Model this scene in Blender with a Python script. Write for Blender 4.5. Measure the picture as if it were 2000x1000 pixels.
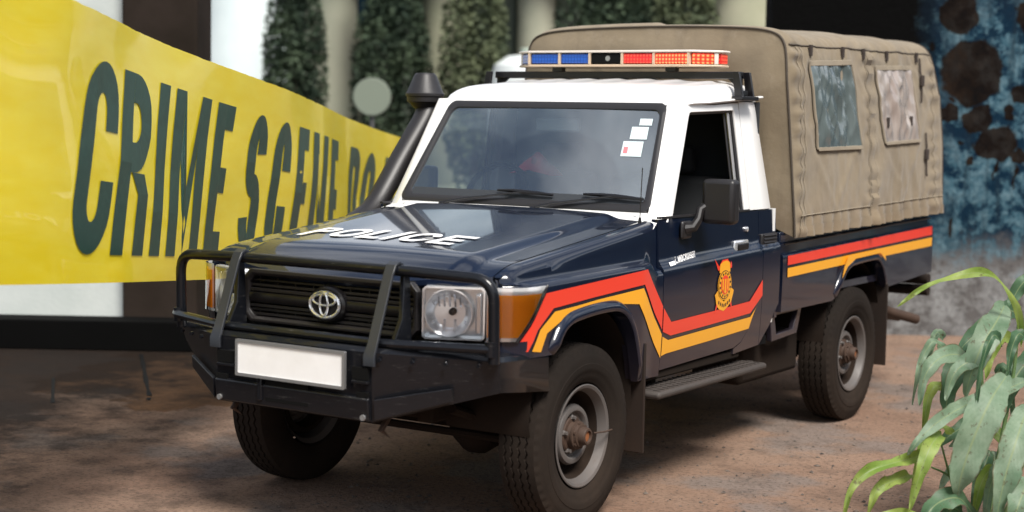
import bpy, bmesh, math, random
from mathutils import Vector, Matrix, noise
random.seed(7)
PI = math.pi
scene = bpy.context.scene
for o in list(bpy.data.objects):
    bpy.data.objects.remove(o)

# ------------------------------------------------------------------ camera
cam_d = bpy.data.cameras.new('camera')
cam = bpy.data.objects.new('camera', cam_d)
scene.collection.objects.link(cam)
cam.matrix_world = Matrix(((0.8380, -0.0628, 0.5421, 4.322),
                           (0.5454, 0.0616, -0.8359, -5.963),
                           (0.0191, 0.9961, 0.0859, 1.7687),
                           (0, 0, 0, 1)))
cam_d.sensor_width = 36.0
cam_d.lens = 3153.1 / 2000 * 36.0
cam_d.clip_start = 0.1
cam_d.clip_end = 3000
cam_d.dof.use_dof = True
cam_d.dof.focus_distance = 7.65
cam_d.dof.aperture_fstop = 1.5
scene.camera = cam

# ------------------------------------------------------------------ sky and sun (bright overcast)
SUN = Vector((0.50, -0.34, 0.80)).normalized()
world = bpy.data.worlds.new('World')
scene.world = world
world.use_nodes = True
wn, wl = world.node_tree.nodes, world.node_tree.links
wn.clear()
w_out = wn.new('ShaderNodeOutputWorld')
w_bg = wn.new('ShaderNodeBackground')
w_sky = wn.new('ShaderNodeTexSky')
w_sky.sky_type = 'NISHITA'
w_sky.sun_disc = False
w_sky.sun_elevation = math.asin(SUN.z)
w_sky.sun_rotation = math.atan2(SUN.x, SUN.y)
w_sky.dust_density = 2.5
w_tc = wn.new('ShaderNodeTexCoord')
w_mp = wn.new('ShaderNodeMapping')
w_mp.inputs['Scale'].default_value = (1.5, 1.5, 4.0)
w_no = wn.new('ShaderNodeTexNoise')
w_no.inputs['Scale'].default_value = 2.3
w_no.inputs['Detail'].default_value = 7
w_no.inputs['Roughness'].default_value = 0.55
w_cr = wn.new('ShaderNodeValToRGB')
w_cr.color_ramp.elements[0].position = 0.43
w_cr.color_ramp.elements[0].color = (0, 0, 0, 1)
w_cr.color_ramp.elements[1].position = 0.66
w_cr.color_ramp.elements[1].color = (1, 1, 1, 1)
w_mx = wn.new('ShaderNodeMixRGB')
w_mx.inputs[2].default_value = (13.0, 13.3, 13.8, 1)      # cloud
wl.new(w_tc.outputs['Generated'], w_mp.inputs[0])
wl.new(w_mp.outputs[0], w_no.inputs['Vector'])
wl.new(w_no.outputs[0], w_cr.inputs[0])
wl.new(w_cr.outputs[0], w_mx.inputs[0])
wl.new(w_sky.outputs[0], w_mx.inputs[1])
wl.new(w_mx.outputs[0], w_bg.inputs[0])
w_bg.inputs[1].default_value = 0.058
wl.new(w_bg.outputs[0], w_out.inputs[0])

sun_d = bpy.data.lights.new('sun', 'SUN')
sun_d.energy = 3.0
sun_d.angle = math.radians(20)
sun_d.color = (1.0, 0.96, 0.90)
sun = bpy.data.objects.new('sun', sun_d)
scene.collection.objects.link(sun)
sun.rotation_euler = (-SUN).to_track_quat('-Z', 'Y').to_euler()

scene.view_settings.view_transform = 'Standard'
scene.view_settings.look = 'None'
scene.view_settings.gamma = 1
scene.view_settings.exposure = 0.9
scene.render.engine = 'CYCLES'


# ------------------------------------------------------------------ material helpers
class NT:
    def __init__(self, name):
        self.m = bpy.data.materials.new(name)
        self.m.use_nodes = True
        self.t = self.m.node_tree
        self.n, self.l = self.t.nodes, self.t.links
        self.b = self.n['Principled BSDF']
        self.out = self.n['Material Output']

    def tc(self, kind='Object'):
        return self.n.new('ShaderNodeTexCoord').outputs[kind]

    def mapped(self, vec, scale=(1, 1, 1), loc=(0, 0, 0)):
        m = self.n.new('ShaderNodeMapping')
        m.inputs['Scale'].default_value = scale
        m.inputs['Location'].default_value = loc
        self.l.new(vec, m.inputs[0])
        return m.outputs[0]

    def noise(self, vec, scale, detail=4, rough=0.55):
        x = self.n.new('ShaderNodeTexNoise')
        x.inputs['Scale'].default_value = scale
        x.inputs['Detail'].default_value = detail
        x.inputs['Roughness'].default_value = rough
        self.l.new(vec, x.inputs['Vector'])
        return x.outputs[0]

    def ramp(self, fac, stops):
        r = self.n.new('ShaderNodeValToRGB')
        e = r.color_ramp.elements
        while len(e) < len(stops):
            e.new(0.5)
        for el, (p, c) in zip(e, stops):
            el.position = p
            el.color = (c, c, c, 1) if not isinstance(c, tuple) else (*c, 1)
        self.l.new(fac, r.inputs[0])
        return r.outputs[0]

    def mix(self, fac, a, b, mode='MIX'):
        x = self.n.new('ShaderNodeMixRGB')
        x.blend_type = mode
        for i, v in enumerate((fac, a, b)):
            if hasattr(v, 'is_linked') or hasattr(v, 'links'):
                self.l.new(v, x.inputs[i])
            elif isinstance(v, tuple):
                x.inputs[i].default_value = (*v, 1)
            else:
                x.inputs[i].default_value = v if i == 0 else (v, v, v, 1)
        return x.outputs[0]

    def math(self, op, a, b=0.0, clamp=False):
        x = self.n.new('ShaderNodeMath')
        x.operation = op
        x.use_clamp = clamp
        for i, v in enumerate((a, b)):
            if hasattr(v, 'links'):
                self.l.new(v, x.inputs[i])
            else:
                x.inputs[i].default_value = v
        return x.outputs[0]

    def sep(self, vec):
        s = self.n.new('ShaderNodeSeparateXYZ')
        self.l.new(vec, s.inputs[0])
        return s.outputs

    def bump(self, h, strength=0.3, dist=0.01):
        b = self.n.new('ShaderNodeBump')
        b.inputs['Strength'].default_value = strength
        b.inputs['Distance'].default_value = dist
        self.l.new(h, b.inputs['Height'])
        self.l.new(b.outputs[0], self.b.inputs['Normal'])

    def set(self, **k):
        for key, v in k.items():
            i = self.b.inputs[key.replace('_', ' ')]
            if hasattr(v, 'links'):
                self.l.new(v, i)
            elif isinstance(v, tuple):
                i.default_value = (*v, 1)
            else:
                i.default_value = v
        return self


def dusty(name, col, rough=0.3, coat=0.0, metal=0.0, dust=(0.16, 0.10, 0.065), amount=0.5, zlo=0.4, zhi=1.15, base_dust=0.06, scale=5, bump=0.0, bump_scale=60, spec=0.5):
    """paint or metal with road dust that thins out with height above the ground (world coordinates)"""
    t = NT(name)
    geo = t.n.new('ShaderNodeNewGeometry').outputs['Position']
    z = t.sep(geo)[2]
    mr = t.n.new('ShaderNodeMapRange')
    mr.inputs[1].default_value = zlo
    mr.inputs[2].default_value = zhi
    mr.inputs[3].default_value = amount
    mr.inputs[4].default_value = base_dust
    t.l.new(z, mr.inputs[0])
    n1 = t.noise(geo, scale, 6, 0.65)
    n2 = t.noise(geo, scale * 14, 3, 0.6)
    k = t.math('MULTIPLY', mr.outputs[0], t.math('ADD', t.math('MULTIPLY', n1, 1.5), t.math('MULTIPLY', n2, 0.5)), True)
    t.set(Base_Color=t.mix(k, col, dust), Metallic=metal if metal == 0 else t.math('SUBTRACT', metal, k, True),
          Roughness=t.math('ADD', rough, t.math('MULTIPLY', k, 0.5), True))
    t.b.inputs['Specular IOR Level'].default_value = spec
    t.b.inputs['Coat Weight'].default_value = coat
    t.b.inputs['Coat Roughness'].default_value = 0.04
    if bump:
        t.bump(t.noise(geo, bump_scale, 3), bump, 0.004)
    return t.m


M = {}
M['navy'] = dusty('navy_paint', (0.0035, 0.0075, 0.020), 0.30, coat=1.0, amount=0.19, base_dust=0.003, zlo=0.5, zhi=0.92, spec=0.12, bump=0.05, bump_scale=3.0)
M['white'] = dusty('white_paint', (0.80, 0.80, 0.79), 0.3, coat=0.6, amount=0.1, base_dust=0.02)
M['steel_black'] = dusty('black_steel', (0.006, 0.007, 0.0095), 0.28, coat=0.35, spec=0.2, amount=0.02, base_dust=0.003, zlo=0.45, zhi=0.9, bump=0.08, bump_scale=150)
t_ = M['steel_black'].node_tree
bs_ = t_.nodes['Principled BSDF']
gp_ = t_.nodes.new('ShaderNodeNewGeometry'); mp_ = t_.nodes.new('ShaderNodeMapping'); mp_.inputs['Scale'].default_value = (3, 3, 22)
nn_ = t_.nodes.new('ShaderNodeTexNoise'); nn_.inputs['Scale'].default_value = 5; nn_.inputs['Detail'].default_value = 7; nn_.inputs['Roughness'].default_value = .7
rr_ = t_.nodes.new('ShaderNodeValToRGB'); rr_.color_ramp.elements[0].position = .60; rr_.color_ramp.elements[1].position = .72
rr_.color_ramp.elements[0].color = (0, 0, 0, 1); rr_.color_ramp.elements[1].color = (.5, .5, .5, 1)
mm_ = t_.nodes.new('ShaderNodeMixRGB'); mm_.inputs[2].default_value = (.10, .095, .09, 1)
old_ = bs_.inputs['Base Color'].links[0].from_socket
t_.links.new(gp_.outputs['Position'], mp_.inputs[0]); t_.links.new(mp_.outputs[0], nn_.inputs['Vector']); t_.links.new(nn_.outputs[0], rr_.inputs[0])
t_.links.new(rr_.outputs[0], mm_.inputs[0]); t_.links.new(old_, mm_.inputs[1]); t_.links.new(mm_.outputs[0], bs_.inputs['Base Color'])
M['strap'] = dusty('black_strap', (0.022, 0.025, 0.031), 0.36, amount=0.01, base_dust=0.005)
M['plastic'] = dusty('black_plastic', (0.010, 0.010, 0.0115), 0.42, amount=0.08, base_dust=0.02, bump=0.1, bump_scale=400)
M['trim'] = dusty('dark_trim', (0.006, 0.006, 0.0075), 0.3, amount=0.06, base_dust=0.01)
M['seal'] = dusty('rubber_seal', (0.014, 0.015, 0.018), 0.45, amount=0.08, base_dust=0.03)
M['rubber'] = dusty('tyre_rubber', (0.007, 0.0065, 0.006), 0.8, spec=0.12, amount=0.30, base_dust=0.06, zlo=0, zhi=0.9, dust=(0.075, 0.050, 0.035), scale=6, bump=0.15, bump_scale=120)
M['rim'] = dusty('steel_rim', (0.115, 0.118, 0.12), 0.38, metal=0.55, amount=0.5, base_dust=0.35, zlo=0.1, zhi=0.7, dust=(0.085, 0.055, 0.038), scale=8)
M['rust'] = dusty('rusty_hub', (0.030, 0.018, 0.013), 0.55, metal=0.3, amount=0.4, base_dust=0.25, dust=(0.075, 0.038, 0.02), scale=14, bump=0.3, bump_scale=90)
M['rust_bright'] = dusty('rusty_cap', (0.30, 0.10, 0.03), 0.5, metal=0.3, amount=0.3, base_dust=0.2, dust=(0.13, 0.06, 0.03), scale=14)
M['under'] = dusty('underbody', (0.009, 0.008, 0.007), 0.85, spec=0.1, amount=0.3, base_dust=0.12, dust=(0.05, 0.03, 0.02), zlo=0.2, zhi=1.0)
M['flap'] = dusty('mudflap_rubber', (0.012, 0.010, 0.009), 0.75, spec=0.2, amount=0.45, base_dust=0.15, dust=(0.055, 0.032, 0.021), zlo=0.2, zhi=0.8)
M['step'] = dusty('step_metal', (0.03, 0.028, 0.026), 0.5, amount=0.45, base_dust=0.25, dust=(0.07, 0.05, 0.04), zlo=0.2, zhi=0.9)
M['red'] = dusty('red_stripe', (0.72, 0.045, 0.022), 0.35, coat=0.4, amount=0.12, base_dust=0.0, zlo=0.6, zhi=1.0)
M['yellow'] = dusty('yellow_stripe', (0.80, 0.36, 0.018), 0.35, coat=0.4, amount=0.12, base_dust=0.0, zlo=0.6, zhi=1.0)
M['letter_white'] = dusty('white_vinyl', (0.82, 0.82, 0.82), 0.4, amount=0.05, base_dust=0.02)
M['sticker_red'] = NT('faded_red_sticker').set(Base_Color=(0.62, 0.20, 0.22), Roughness=0.4).m
M['sticker'] = NT('pale_sticker').set(Base_Color=(0.60, 0.70, 0.72), Roughness=0.4).m
M['chrome'] = NT('chrome').set(Base_Color=(0.82, 0.83, 0.85), Metallic=0.72, Roughness=0.12).m
M['reflector'] = NT('reflector').set(Base_Color=(0.95, 0.96, 0.97), Metallic=0.5, Roughness=0.14).m
M['alu'] = NT('aluminium_frame').set(Base_Color=(0.45, 0.45, 0.45), Metallic=0.8, Roughness=0.4).m
M['interior'] = NT('dark_interior').set(Base_Color=(0.006, 0.006, 0.0065), Roughness=0.9, Specular_IOR_Level=0.1).m
M['lining'] = NT('cab_lining').set(Base_Color=(0.016, 0.019, 0.023), Roughness=0.9).m
M['seat'] = NT('grey_seat').set(Base_Color=(0.012, 0.013, 0.015), Roughness=0.85).m
M['dash'] = NT('dashboard').set(Base_Color=(0.13, 0.145, 0.155), Roughness=0.7).m
M['red_cloth'] = NT('red_cloth').set(Base_Color=(0.85, 0.03, 0.06), Roughness=0.8).m
M['black'] = NT('flat_black').set(Base_Color=(0.003, 0.003, 0.003), Roughness=0.8, Specular_IOR_Level=0.15).m
M['band'] = NT('grey_band').set(Base_Color=(0.03, 0.034, 0.04), Roughness=0.5).m
M['bulb'] = NT('bulb').set(Base_Color=(0.6, 0.6, 0.6), Roughness=0.1, Metallic=0.5).m

t = NT('plate_white'); v = t.tc()
t.set(Base_Color=t.mix(t.ramp(t.noise(v, 9, 5), [(0.35, 0.0), (0.9, 0.35)]), (0.88, 0.88, 0.88), (0.6, 0.57, 0.53)), Roughness=0.35)
t.b.inputs['Coat Weight'].default_value = 0.3
M['plate'] = t.m


def thin_glass(name, tint, gloss_boost, rough=0.02, film=(0.4, 0.5, 0.6), film_amt=0.0, streak=False):
    t = NT(name)
    tr = t.n.new('ShaderNodeBsdfTransparent'); tr.inputs[0].default_value = (*tint, 1)
    gl = t.n.new('ShaderNodeBsdfGlossy'); gl.inputs['Roughness'].default_value = rough
    gl.inputs[0].default_value = (0.95, 0.97, 1, 1)
    fr = t.n.new('ShaderNodeFresnel'); fr.inputs[0].default_value = 1.5
    k = t.math('ADD', t.math('MULTIPLY', fr.outputs[0], 1.6), gloss_boost, True)
    mx = t.n.new('ShaderNodeMixShader')
    t.l.new(k, mx.inputs[0]); t.l.new(tr.outputs[0], mx.inputs[1]); t.l.new(gl.outputs[0], mx.inputs[2])
    last = mx
    if film_amt > 0:                                   # dust film on the pane; its pale blue also paints sky reflection
        df = t.n.new('ShaderNodeBsdfDiffuse'); df.inputs[0].default_value = (*film, 1)
        m2 = t.n.new('ShaderNodeMixShader')
        nz = t.noise(t.tc(), 3.0, 5, 0.6)
        keep = None
        for px_ in (-.44, .10):
            dd = t.n.new('ShaderNodeVectorMath'); dd.operation = 'DISTANCE'
            t.l.new(t.tc(), dd.inputs[0]); dd.inputs[1].default_value = (px_, .74, 1.31)
            ins = t.math('SUBTRACT', 1.0, t.ramp(dd.outputs['Value'], [(.455, 0.0), (.475, 1.0)]))
            keep = ins if keep is None else t.math('MAXIMUM', keep, ins)
        amt = t.math('MULTIPLY', t.math('SUBTRACT', 1.0, t.math('MULTIPLY', keep, .35)), film_amt * 2)
        t.l.new(t.math('MULTIPLY', nz, amt, True), m2.inputs[0])
        t.l.new(last.outputs[0], m2.inputs[1]); t.l.new(df.outputs[0], m2.inputs[2])
        last = m2
    t.l.new(last.outputs[0], t.out.inputs[0])
    return t.m


M['windscreen'] = thin_glass('windscreen_glass', (0.80, 0.90, 0.90), 0.21, 0.010, (0.36, 0.46, 0.52), 0.10)
M['lens_clear'] = thin_glass('clear_lens', (0.98, 0.98, 0.98), 0.0)
M['mirror_face'] = NT('mirror_face').set(Base_Color=(0.8, 0.8, 0.8), Metallic=1.0, Roughness=0.03).m


def lamp_lens(name, col, emit=None, strength=0.0, scale=75.0):
    t = NT(name)
    v = t.tc()
    s = t.sep(v)
    cells = []
    for k in (0, 2):
        cells.append(t.math('ABSOLUTE', t.math('SINE', t.math('MULTIPLY', s[k], scale * 2.2))))
    g = t.math('MULTIPLY', cells[0], cells[1])
    t.set(Base_Color=t.mix(t.math('MULTIPLY', g, 0.6), col, tuple(min(1, c * 1.9 + 0.01) for c in col)), Roughness=0.2)
    t.b.inputs['Coat Weight'].default_value = 0.6
    t.bump(g, 0.5, 0.004)
    if emit:
        t.set(Emission_Color=t.mix(t.math('POWER', g, 1.6), emit, (1.0, 0.42, 0.12)),
              Emission_Strength=t.math('ADD', t.math('MULTIPLY', t.math('POWER', g, 1.3), strength), strength * 0.25))
    return t.m


M['lens_blue'] = lamp_lens('blue_lens', (0.0005, 0.055, 0.30))
M['lens_red'] = lamp_lens('red_lens', (0.62, 0.012, 0.012), (1.0, 0.03, 0.02), 0.12)
M['lens_red_lit'] = lamp_lens('lit_red_lens', (0.62, 0.02, 0.01), (1.0, 0.05, 0.02), 0.75)
M['bar_frame'] = NT('cream_frame').set(Base_Color=(0.55, 0.42, 0.30), Roughness=0.4).m
M['bar_top'] = NT('bar_top').set(Base_Color=(0.66, 0.60, 0.54), Roughness=0.35).m
t = NT('amber_lens'); v = t.tc()
w = t.math('SINE', t.math('MULTIPLY', t.sep(v)[2], 420))
t.set(Base_Color=(1.0, 0.35, 0.010), Roughness=0.25)
t.set(Transmission_Weight=0.0); t.bump(w, 0.1, 0.001)
M['amber'] = t.m

# canvas
t = NT('khaki_canvas'); v = t.tc()
big = t.noise(v, 1.6, 6, 0.6); mid = t.noise(v, 9, 6, 0.7); fine = t.noise(v, 260, 2, 0.5)
drip = t.noise(t.mapped(v, (7, 7, 0.7)), 1.0, 5, 0.65)
c = t.mix(t.ramp(big, [(0.3, 0.0), (0.7, 1.0)]), (0.165, 0.128, 0.080), (0.222, 0.178, 0.118))
c = t.mix(t.math('MULTIPLY', t.ramp(drip, [(0.52, 0.0), (0.72, 1.0)]), 0.55), c, (0.125, 0.098, 0.066))
c = t.mix(t.math('MULTIPLY', t.ramp(mid, [(0.55, 0.0), (0.75, 1.0)]), 0.35), c, (0.29, 0.25, 0.19))
zz = t.sep(v)[2]
low = t.n.new('ShaderNodeMapRange')
low.inputs[1].default_value = 1.12; low.inputs[2].default_value = 1.40; low.inputs[3].default_value = 0.5; low.inputs[4].default_value = 0.0
t.l.new(zz, low.inputs[0])
c = t.mix(t.math('MULTIPLY', low.outputs[0], t.ramp(mid, [(0.3, 0.2), (0.7, 1.0)])), c, (0.19, 0.125, 0.075))
c = t.mix(0.12, c, fine, 'OVERLAY')
t.set(Base_Color=c, Roughness=0.9)
t.b.inputs['Sheen Weight'].default_value = 0.15
cr = t.noise(v, 9.0, 5, 0.6)
t.bump(t.math('ADD', t.math('MULTIPLY', cr, 0.9), t.math('MULTIPLY', fine, 0.05)), 0.28, 0.02)
M['canvas'] = t.m
M['canvas_hem'] = NT('canvas_hem').set(Base_Color=(0.25, 0.21, 0.155), Roughness=0.9).m
M['piping'] = NT('dark_piping').set(Base_Color=(0.06, 0.047, 0.034), Roughness=0.8).m
M['webbing'] = NT('dark_webbing').set(Base_Color=(0.035, 0.025, 0.02), Roughness=0.8).m


def sheet(name, a, b, rough):
    t = NT(name); v = t.tc()
    f = t.noise(t.mapped(v, (6, 9, 2.0)), 1.4, 5, 0.6)
    t.set(Base_Color=t.mix(t.ramp(f, [(0.35, 0.0), (0.7, 1.0)]), a, b), Roughness=rough)
    t.b.inputs['Coat Weight'].default_value = 1.0
    t.b.inputs['Coat Roughness'].default_value = 0.06
    t.bump(t.noise(t.mapped(v, (8, 14, 3)), 1.6, 3, 0.5), 0.25, 0.02)
    return t.m


M['sheet_grey'] = sheet('grey_plastic_sheet', (0.085, 0.108, 0.108), (0.13, 0.158, 0.158), 0.2)
M['sheet_white'] = sheet('white_plastic_sheet', (0.30, 0.245, 0.215), (0.42, 0.375, 0.34), 0.25)

# tape
t = NT('yellow_tape'); v = t.tc('UV')
s = t.sep(v)
w = t.noise(t.mapped(v, (4, 14, 1)), 1.0, 4, 0.6)
t.set(Base_Color=t.mix(t.ramp(w, [(0.3, 0.0), (0.75, 1.0)]), (0.90, 0.69, 0.014), (0.94, 0.78, 0.06)), Roughness=0.26)
t.b.inputs['Subsurface Weight'].default_value = 0.0
t.b.inputs['Coat Weight'].default_value = .5
t.bump(t.noise(t.mapped(v, (1.2, 11, 1)), 1.0, 4, .6), 0.08, 0.02)
tr = t.n.new('ShaderNodeBsdfTranslucent'); tr.inputs[0].default_value = (.9, .72, .03, 1)
mx = t.n.new('ShaderNodeMixShader'); mx.inputs[0].default_value = .22
t.l.new(t.b.outputs[0], mx.inputs[1]); t.l.new(tr.outputs[0], mx.inputs[2]); t.l.new(mx.outputs[0], t.out.inputs[0])
M['tape'] = t.m
t = NT('tape_ink'); v = t.tc()
t.set(Base_Color=t.mix(t.ramp(t.noise(v, 30, 5, 0.7), [(0.45, 0.0), (0.85, 1.0)]), (0.005, 0.040, 0.029), (0.02, 0.07, 0.052)), Roughness=0.35)
M['ink'] = t.m

# ground
t = NT('dirt_ground'); v = t.tc()
n1 = t.noise(v, 0.55, 7, 0.62); n2 = t.noise(v, 3.2, 8, 0.7); n3 = t.noise(v, 42, 4, 0.7); n4 = t.noise(v, 110, 3, 0.75)
n5 = t.noise(t.mapped(v, (1, 1, 1), (7.3, 2.1, 0)), 1.15, 8, 0.6)
n6 = t.noise(t.mapped(v, (1, 1, 1), (3.3, 9.1, 0)), 0.42, 8, 0.58)
c = t.mix(t.ramp(n1, [(0.36, 0.0), (0.62, 1.0)]), (0.225, 0.138, 0.096), (0.300, 0.205, 0.150))
c = t.mix(t.ramp(n5, [(0.52, 0.0), (0.60, 0.6)]), c, (0.190, 0.172, 0.160))
c = t.mix(t.ramp(n6, [(0.64, 0.0), (0.655, 0.8)]), c, (0.15, 0.085, 0.045))
# one large brown patch of bare soil beside the truck's far front corner
pd = t.n.new('ShaderNodeVectorMath'); pd.operation = 'DISTANCE'; t.l.new(v, pd.inputs[0]); pd.inputs[1].default_value = (-3.35, 2.0, 0)
patch = t.ramp(t.math('ADD', t.math('MULTIPLY', pd.outputs['Value'], .5), t.math('MULTIPLY', t.math('SUBTRACT', n5, .5), 1.6)), [(.50, .9), (.53, 0.0)])
c = t.mix(patch, c, (0.150, 0.078, 0.036))
c = t.mix(t.math('MULTIPLY', t.ramp(n2, [(0.50, 0.0), (0.66, 1.0)]), 0.42), c, (0.052, 0.043, 0.038))
c = t.mix(t.math('MULTIPLY', t.ramp(n3, [(0.51, 0.0), (0.61, 1.0)]), 0.45), c, (0.045, 0.036, 0.030))
c = t.mix(t.math('MULTIPLY', t.ramp(n4, [(0.55, 0.0), (0.65, 1.0)]), 0.4), c, (0.22, 0.19, 0.17))
vd = t.n.new('ShaderNodeVectorMath'); vd.operation = 'DOT_PRODUCT'   # vignette shade painted into the earth colour on the left
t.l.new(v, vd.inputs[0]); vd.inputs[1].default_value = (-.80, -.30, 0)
left_shade = t.ramp(t.math('ADD', t.math('MULTIPLY', vd.outputs['Value'], .18), t.math('ADD', t.math('MULTIPLY', t.math('SUBTRACT', n5, .5), .35), t.math('MULTIPLY', t.math('SUBTRACT', n2, .5), .45))), [(.06, 0.0), (.44, .95)])
c = t.mix(left_shade, c, (0.012, 0.010, 0.009))
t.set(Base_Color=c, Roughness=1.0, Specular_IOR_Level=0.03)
t.bump(t.math('ADD', t.math('ADD', t.math('MULTIPLY', n2, 0.8), t.math('MULTIPLY', n3, 0.35)), t.math('MULTIPLY', n4, 0.25)), 1.0, 0.025)
M['ground'] = t.m
t = NT('stone'); oi = t.n.new('ShaderNodeTexNoise')
t.set(Base_Color=t.ramp(t.noise(t.tc(), 35.0, 2), [(0.35, (0.04, 0.030, 0.024)), (0.65, (0.17, 0.135, 0.11))]), Roughness=0.9)
M['stone'] = t.m


def plaster(name, a, b, scale=2.0, rough=0.95):
    t = NT(name); v = t.tc()
    t.set(Base_Color=t.mix(t.ramp(t.noise(v, scale, 6, 0.6), [(0.3, 0.0), (0.7, 1.0)]), a, b), Roughness=rough)
    t.b.inputs['Specular IOR Level'].default_value = 0.1
    t.bump(t.noise(v, 30, 4), 0.2, 0.01)
    return t.m


M['pale_wall'] = plaster('pale_render', (0.42, 0.46, 0.44), (0.52, 0.55, 0.53))
M['brown_wall'] = plaster('dark_brown_render', (0.016, 0.012, 0.009), (0.03, 0.022, 0.018))
M['black_wall'] = plaster('black_render', (0.0008, 0.0008, 0.0008), (0.0015, 0.0015, 0.0015))
M['column_pale'] = plaster('column_pale', (0.60, 0.69, 0.70), (0.74, 0.82, 0.82), 0.8)
M['column_cream'] = plaster('column_cream', (0.36, 0.38, 0.29), (0.50, 0.49, 0.38), 0.8)
M['column_olive'] = plaster('column_olive', (0.26, 0.28, 0.19), (0.42, 0.41, 0.30), 0.8)
M['pilaster'] = plaster('pilaster_grey_green', (0.13, 0.155, 0.125), (0.20, 0.225, 0.18), 0.8)
M['green_wall'] = plaster('dark_green_render', (0.035, 0.050, 0.038), (0.075, 0.095, 0.072), 0.7)
M['teal'] = plaster('dark_teal_box', (0.002, 0.008, 0.014), (0.003, 0.012, 0.018))
M['tank'] = NT('tank_plastic').set(Base_Color=(0.62, 0.66, 0.65), Roughness=0.5).m
M['tank_green'] = NT('tank_green').set(Base_Color=(0.36, 0.42, 0.35), Roughness=0.5).m
M['disc'] = NT('light_spot_disc').set(Base_Color=(0.17, 0.20, 0.155), Roughness=0.6).m
M['grey_metal'] = NT('grey_post').set(Base_Color=(0.12, 0.12, 0.12), Roughness=0.5, Metallic=0.5).m

# ------------------------------------------------------------------ mesh helpers
COL = scene.collection


def link(name, me, mat=None, parent=None, smooth=True, angle=35, bevel=0.0, segs=2, solid=0.0, label=None):
    if mat is not None:
        for mm in (mat if isinstance(mat, (list, tuple)) else [mat]):
            me.materials.append(M[mm] if isinstance(mm, str) else mm)
    if smooth:
        me.polygons.foreach_set('use_smooth', [True] * len(me.polygons))
        me.set_sharp_from_angle(angle=math.radians(angle))
    o = bpy.data.objects.new(name, me)
    COL.objects.link(o)
    if parent is not None:
        o.parent = parent
    if solid:
        md = o.modifiers.new('solid', 'SOLIDIFY'); md.thickness = abs(solid); md.offset = -1 if solid > 0 else 1
    if bevel:
        md = o.modifiers.new('bevel', 'BEVEL'); md.width = bevel; md.segments = segs
        md.limit_method = 'ANGLE'; md.angle_limit = math.radians(40)
    if label:
        o['label'] = label
    return o


class MB:
    def __init__(self):
        self.v, self.f = [], []

    def quad_strip(self, rows, closed_u=False, closed_v=False, flip=False):
        b = len(self.v); n = len(rows[0])
        for r in rows:
            self.v += [tuple(p) for p in r]
        R = len(rows)
        for i in range(R if closed_u else R - 1):
            for j in range(n if closed_v else n - 1):
                a, bb = b + i * n + j, b + i * n + (j + 1) % n
                c, d = b + ((i + 1) % R) * n + (j + 1) % n, b + ((i + 1) % R) * n + j
                self.f.append((d, c, bb, a) if flip else (a, bb, c, d))
        return self

    def box(self, x0, x1, y0, y1, z0, z1):
        b = len(self.v)
        self.v += [(x, y, z) for z in (z0, z1) for y in (y0, y1) for x in (x0, x1)]
        for f in ((0, 2, 3, 1), (4, 5, 7, 6), (0, 1, 5, 4), (2, 6, 7, 3), (0, 4, 6, 2), (1, 3, 7, 5)):
            self.f.append(tuple(b + i for i in f))
        return self

    def prism(self, poly, lo, hi, axis='x'):
        """poly: list of 2D points; extruded along axis"""
        b = len(self.v); n = len(poly)
        def P(p, h):
            return {'x': (h, p[0], p[1]), 'y': (p[0], h, p[1]), 'z': (p[0], p[1], h)}[axis]
        self.v += [P(p, lo) for p in poly] + [P(p, hi) for p in poly]
        self.f.append(tuple(b + i for i in range(n))[::-1])
        self.f.append(tuple(b + n + i for i in range(n)))
        for i in range(n):
            j = (i + 1) % n
            self.f.append((b + i, b + j, b + n + j, b + n + i))
        return self

    def tube(self, path, r, n=10, closed=False, flat=None):
        path = [Vector(p) for p in path]
        rows = []
        N = len(path)
        up = None
        for i, p in enumerate(path):
            a = path[i - 1] if (i > 0 or closed) else p
            c = path[(i + 1) % N] if (i < N - 1 or closed) else p
            d = (c - a).normalized()
            if up is None:
                up = Vector((0, 0, 1)) if abs(d.z) < 0.9 else Vector((1, 0, 0))
            s = d.cross(up).normalized()
            up = s.cross(d).normalized()
            rr = r[i] if isinstance(r, (list, tuple)) else r
            fx, fy = flat or (1, 1)
            rows.append([p + (s * math.cos(2 * PI * k / n) * fx + up * math.sin(2 * PI * k / n) * fy) * rr for k in range(n)])
        self.quad_strip(rows, closed_u=closed, closed_v=True)
        if not closed:
            b = len(self.v) - N * n
            self.f.append(tuple(b + k for k in range(n)))
            self.f.append(tuple(b + (N - 1) * n + k for k in range(n))[::-1])
        return self

    def lathe(self, prof, c=(0, 0, 0), axis='x', n=32, sy=1.0):
        """prof: list of (h, r)"""
        rows = []
        for h, r in prof:
            row = []
            for k in range(n):
                a = 2 * PI * k / n
                u, w = r * math.cos(a), r * math.sin(a) * sy
                q = {'x': (h, u, w), 'y': (u, h, w), 'z': (u, w, h)}[axis]
                row.append((c[0] + q[0], c[1] + q[1], c[2] + q[2]))
            rows.append(row)
        return self.quad_strip(rows, closed_v=True)

    def mesh(self, name='mesh'):
        me = bpy.data.meshes.new(name)
        me.from_pydata(self.v, [], self.f)
        me.validate()
        bm = bmesh.new(); bm.from_mesh(me)
        bmesh.ops.remove_doubles(bm, verts=bm.verts, dist=1e-5)
        bmesh.ops.recalc_face_normals(bm, faces=bm.faces)
        bm.to_mesh(me); bm.free()
        return me

    def build(self, name, mat, parent=None, **k):
        return link(name, self.mesh(name), mat, parent, **k)


def empty(name, loc, label, cat, group=None, rotz=0):
    o = bpy.data.objects.new(name, None)
    COL.objects.link(o)
    o.location = loc; o.rotation_euler = (0, 0, rotz)
    o.empty_display_size = 0.2
    tag(o, label, cat, group)
    return o


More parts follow.
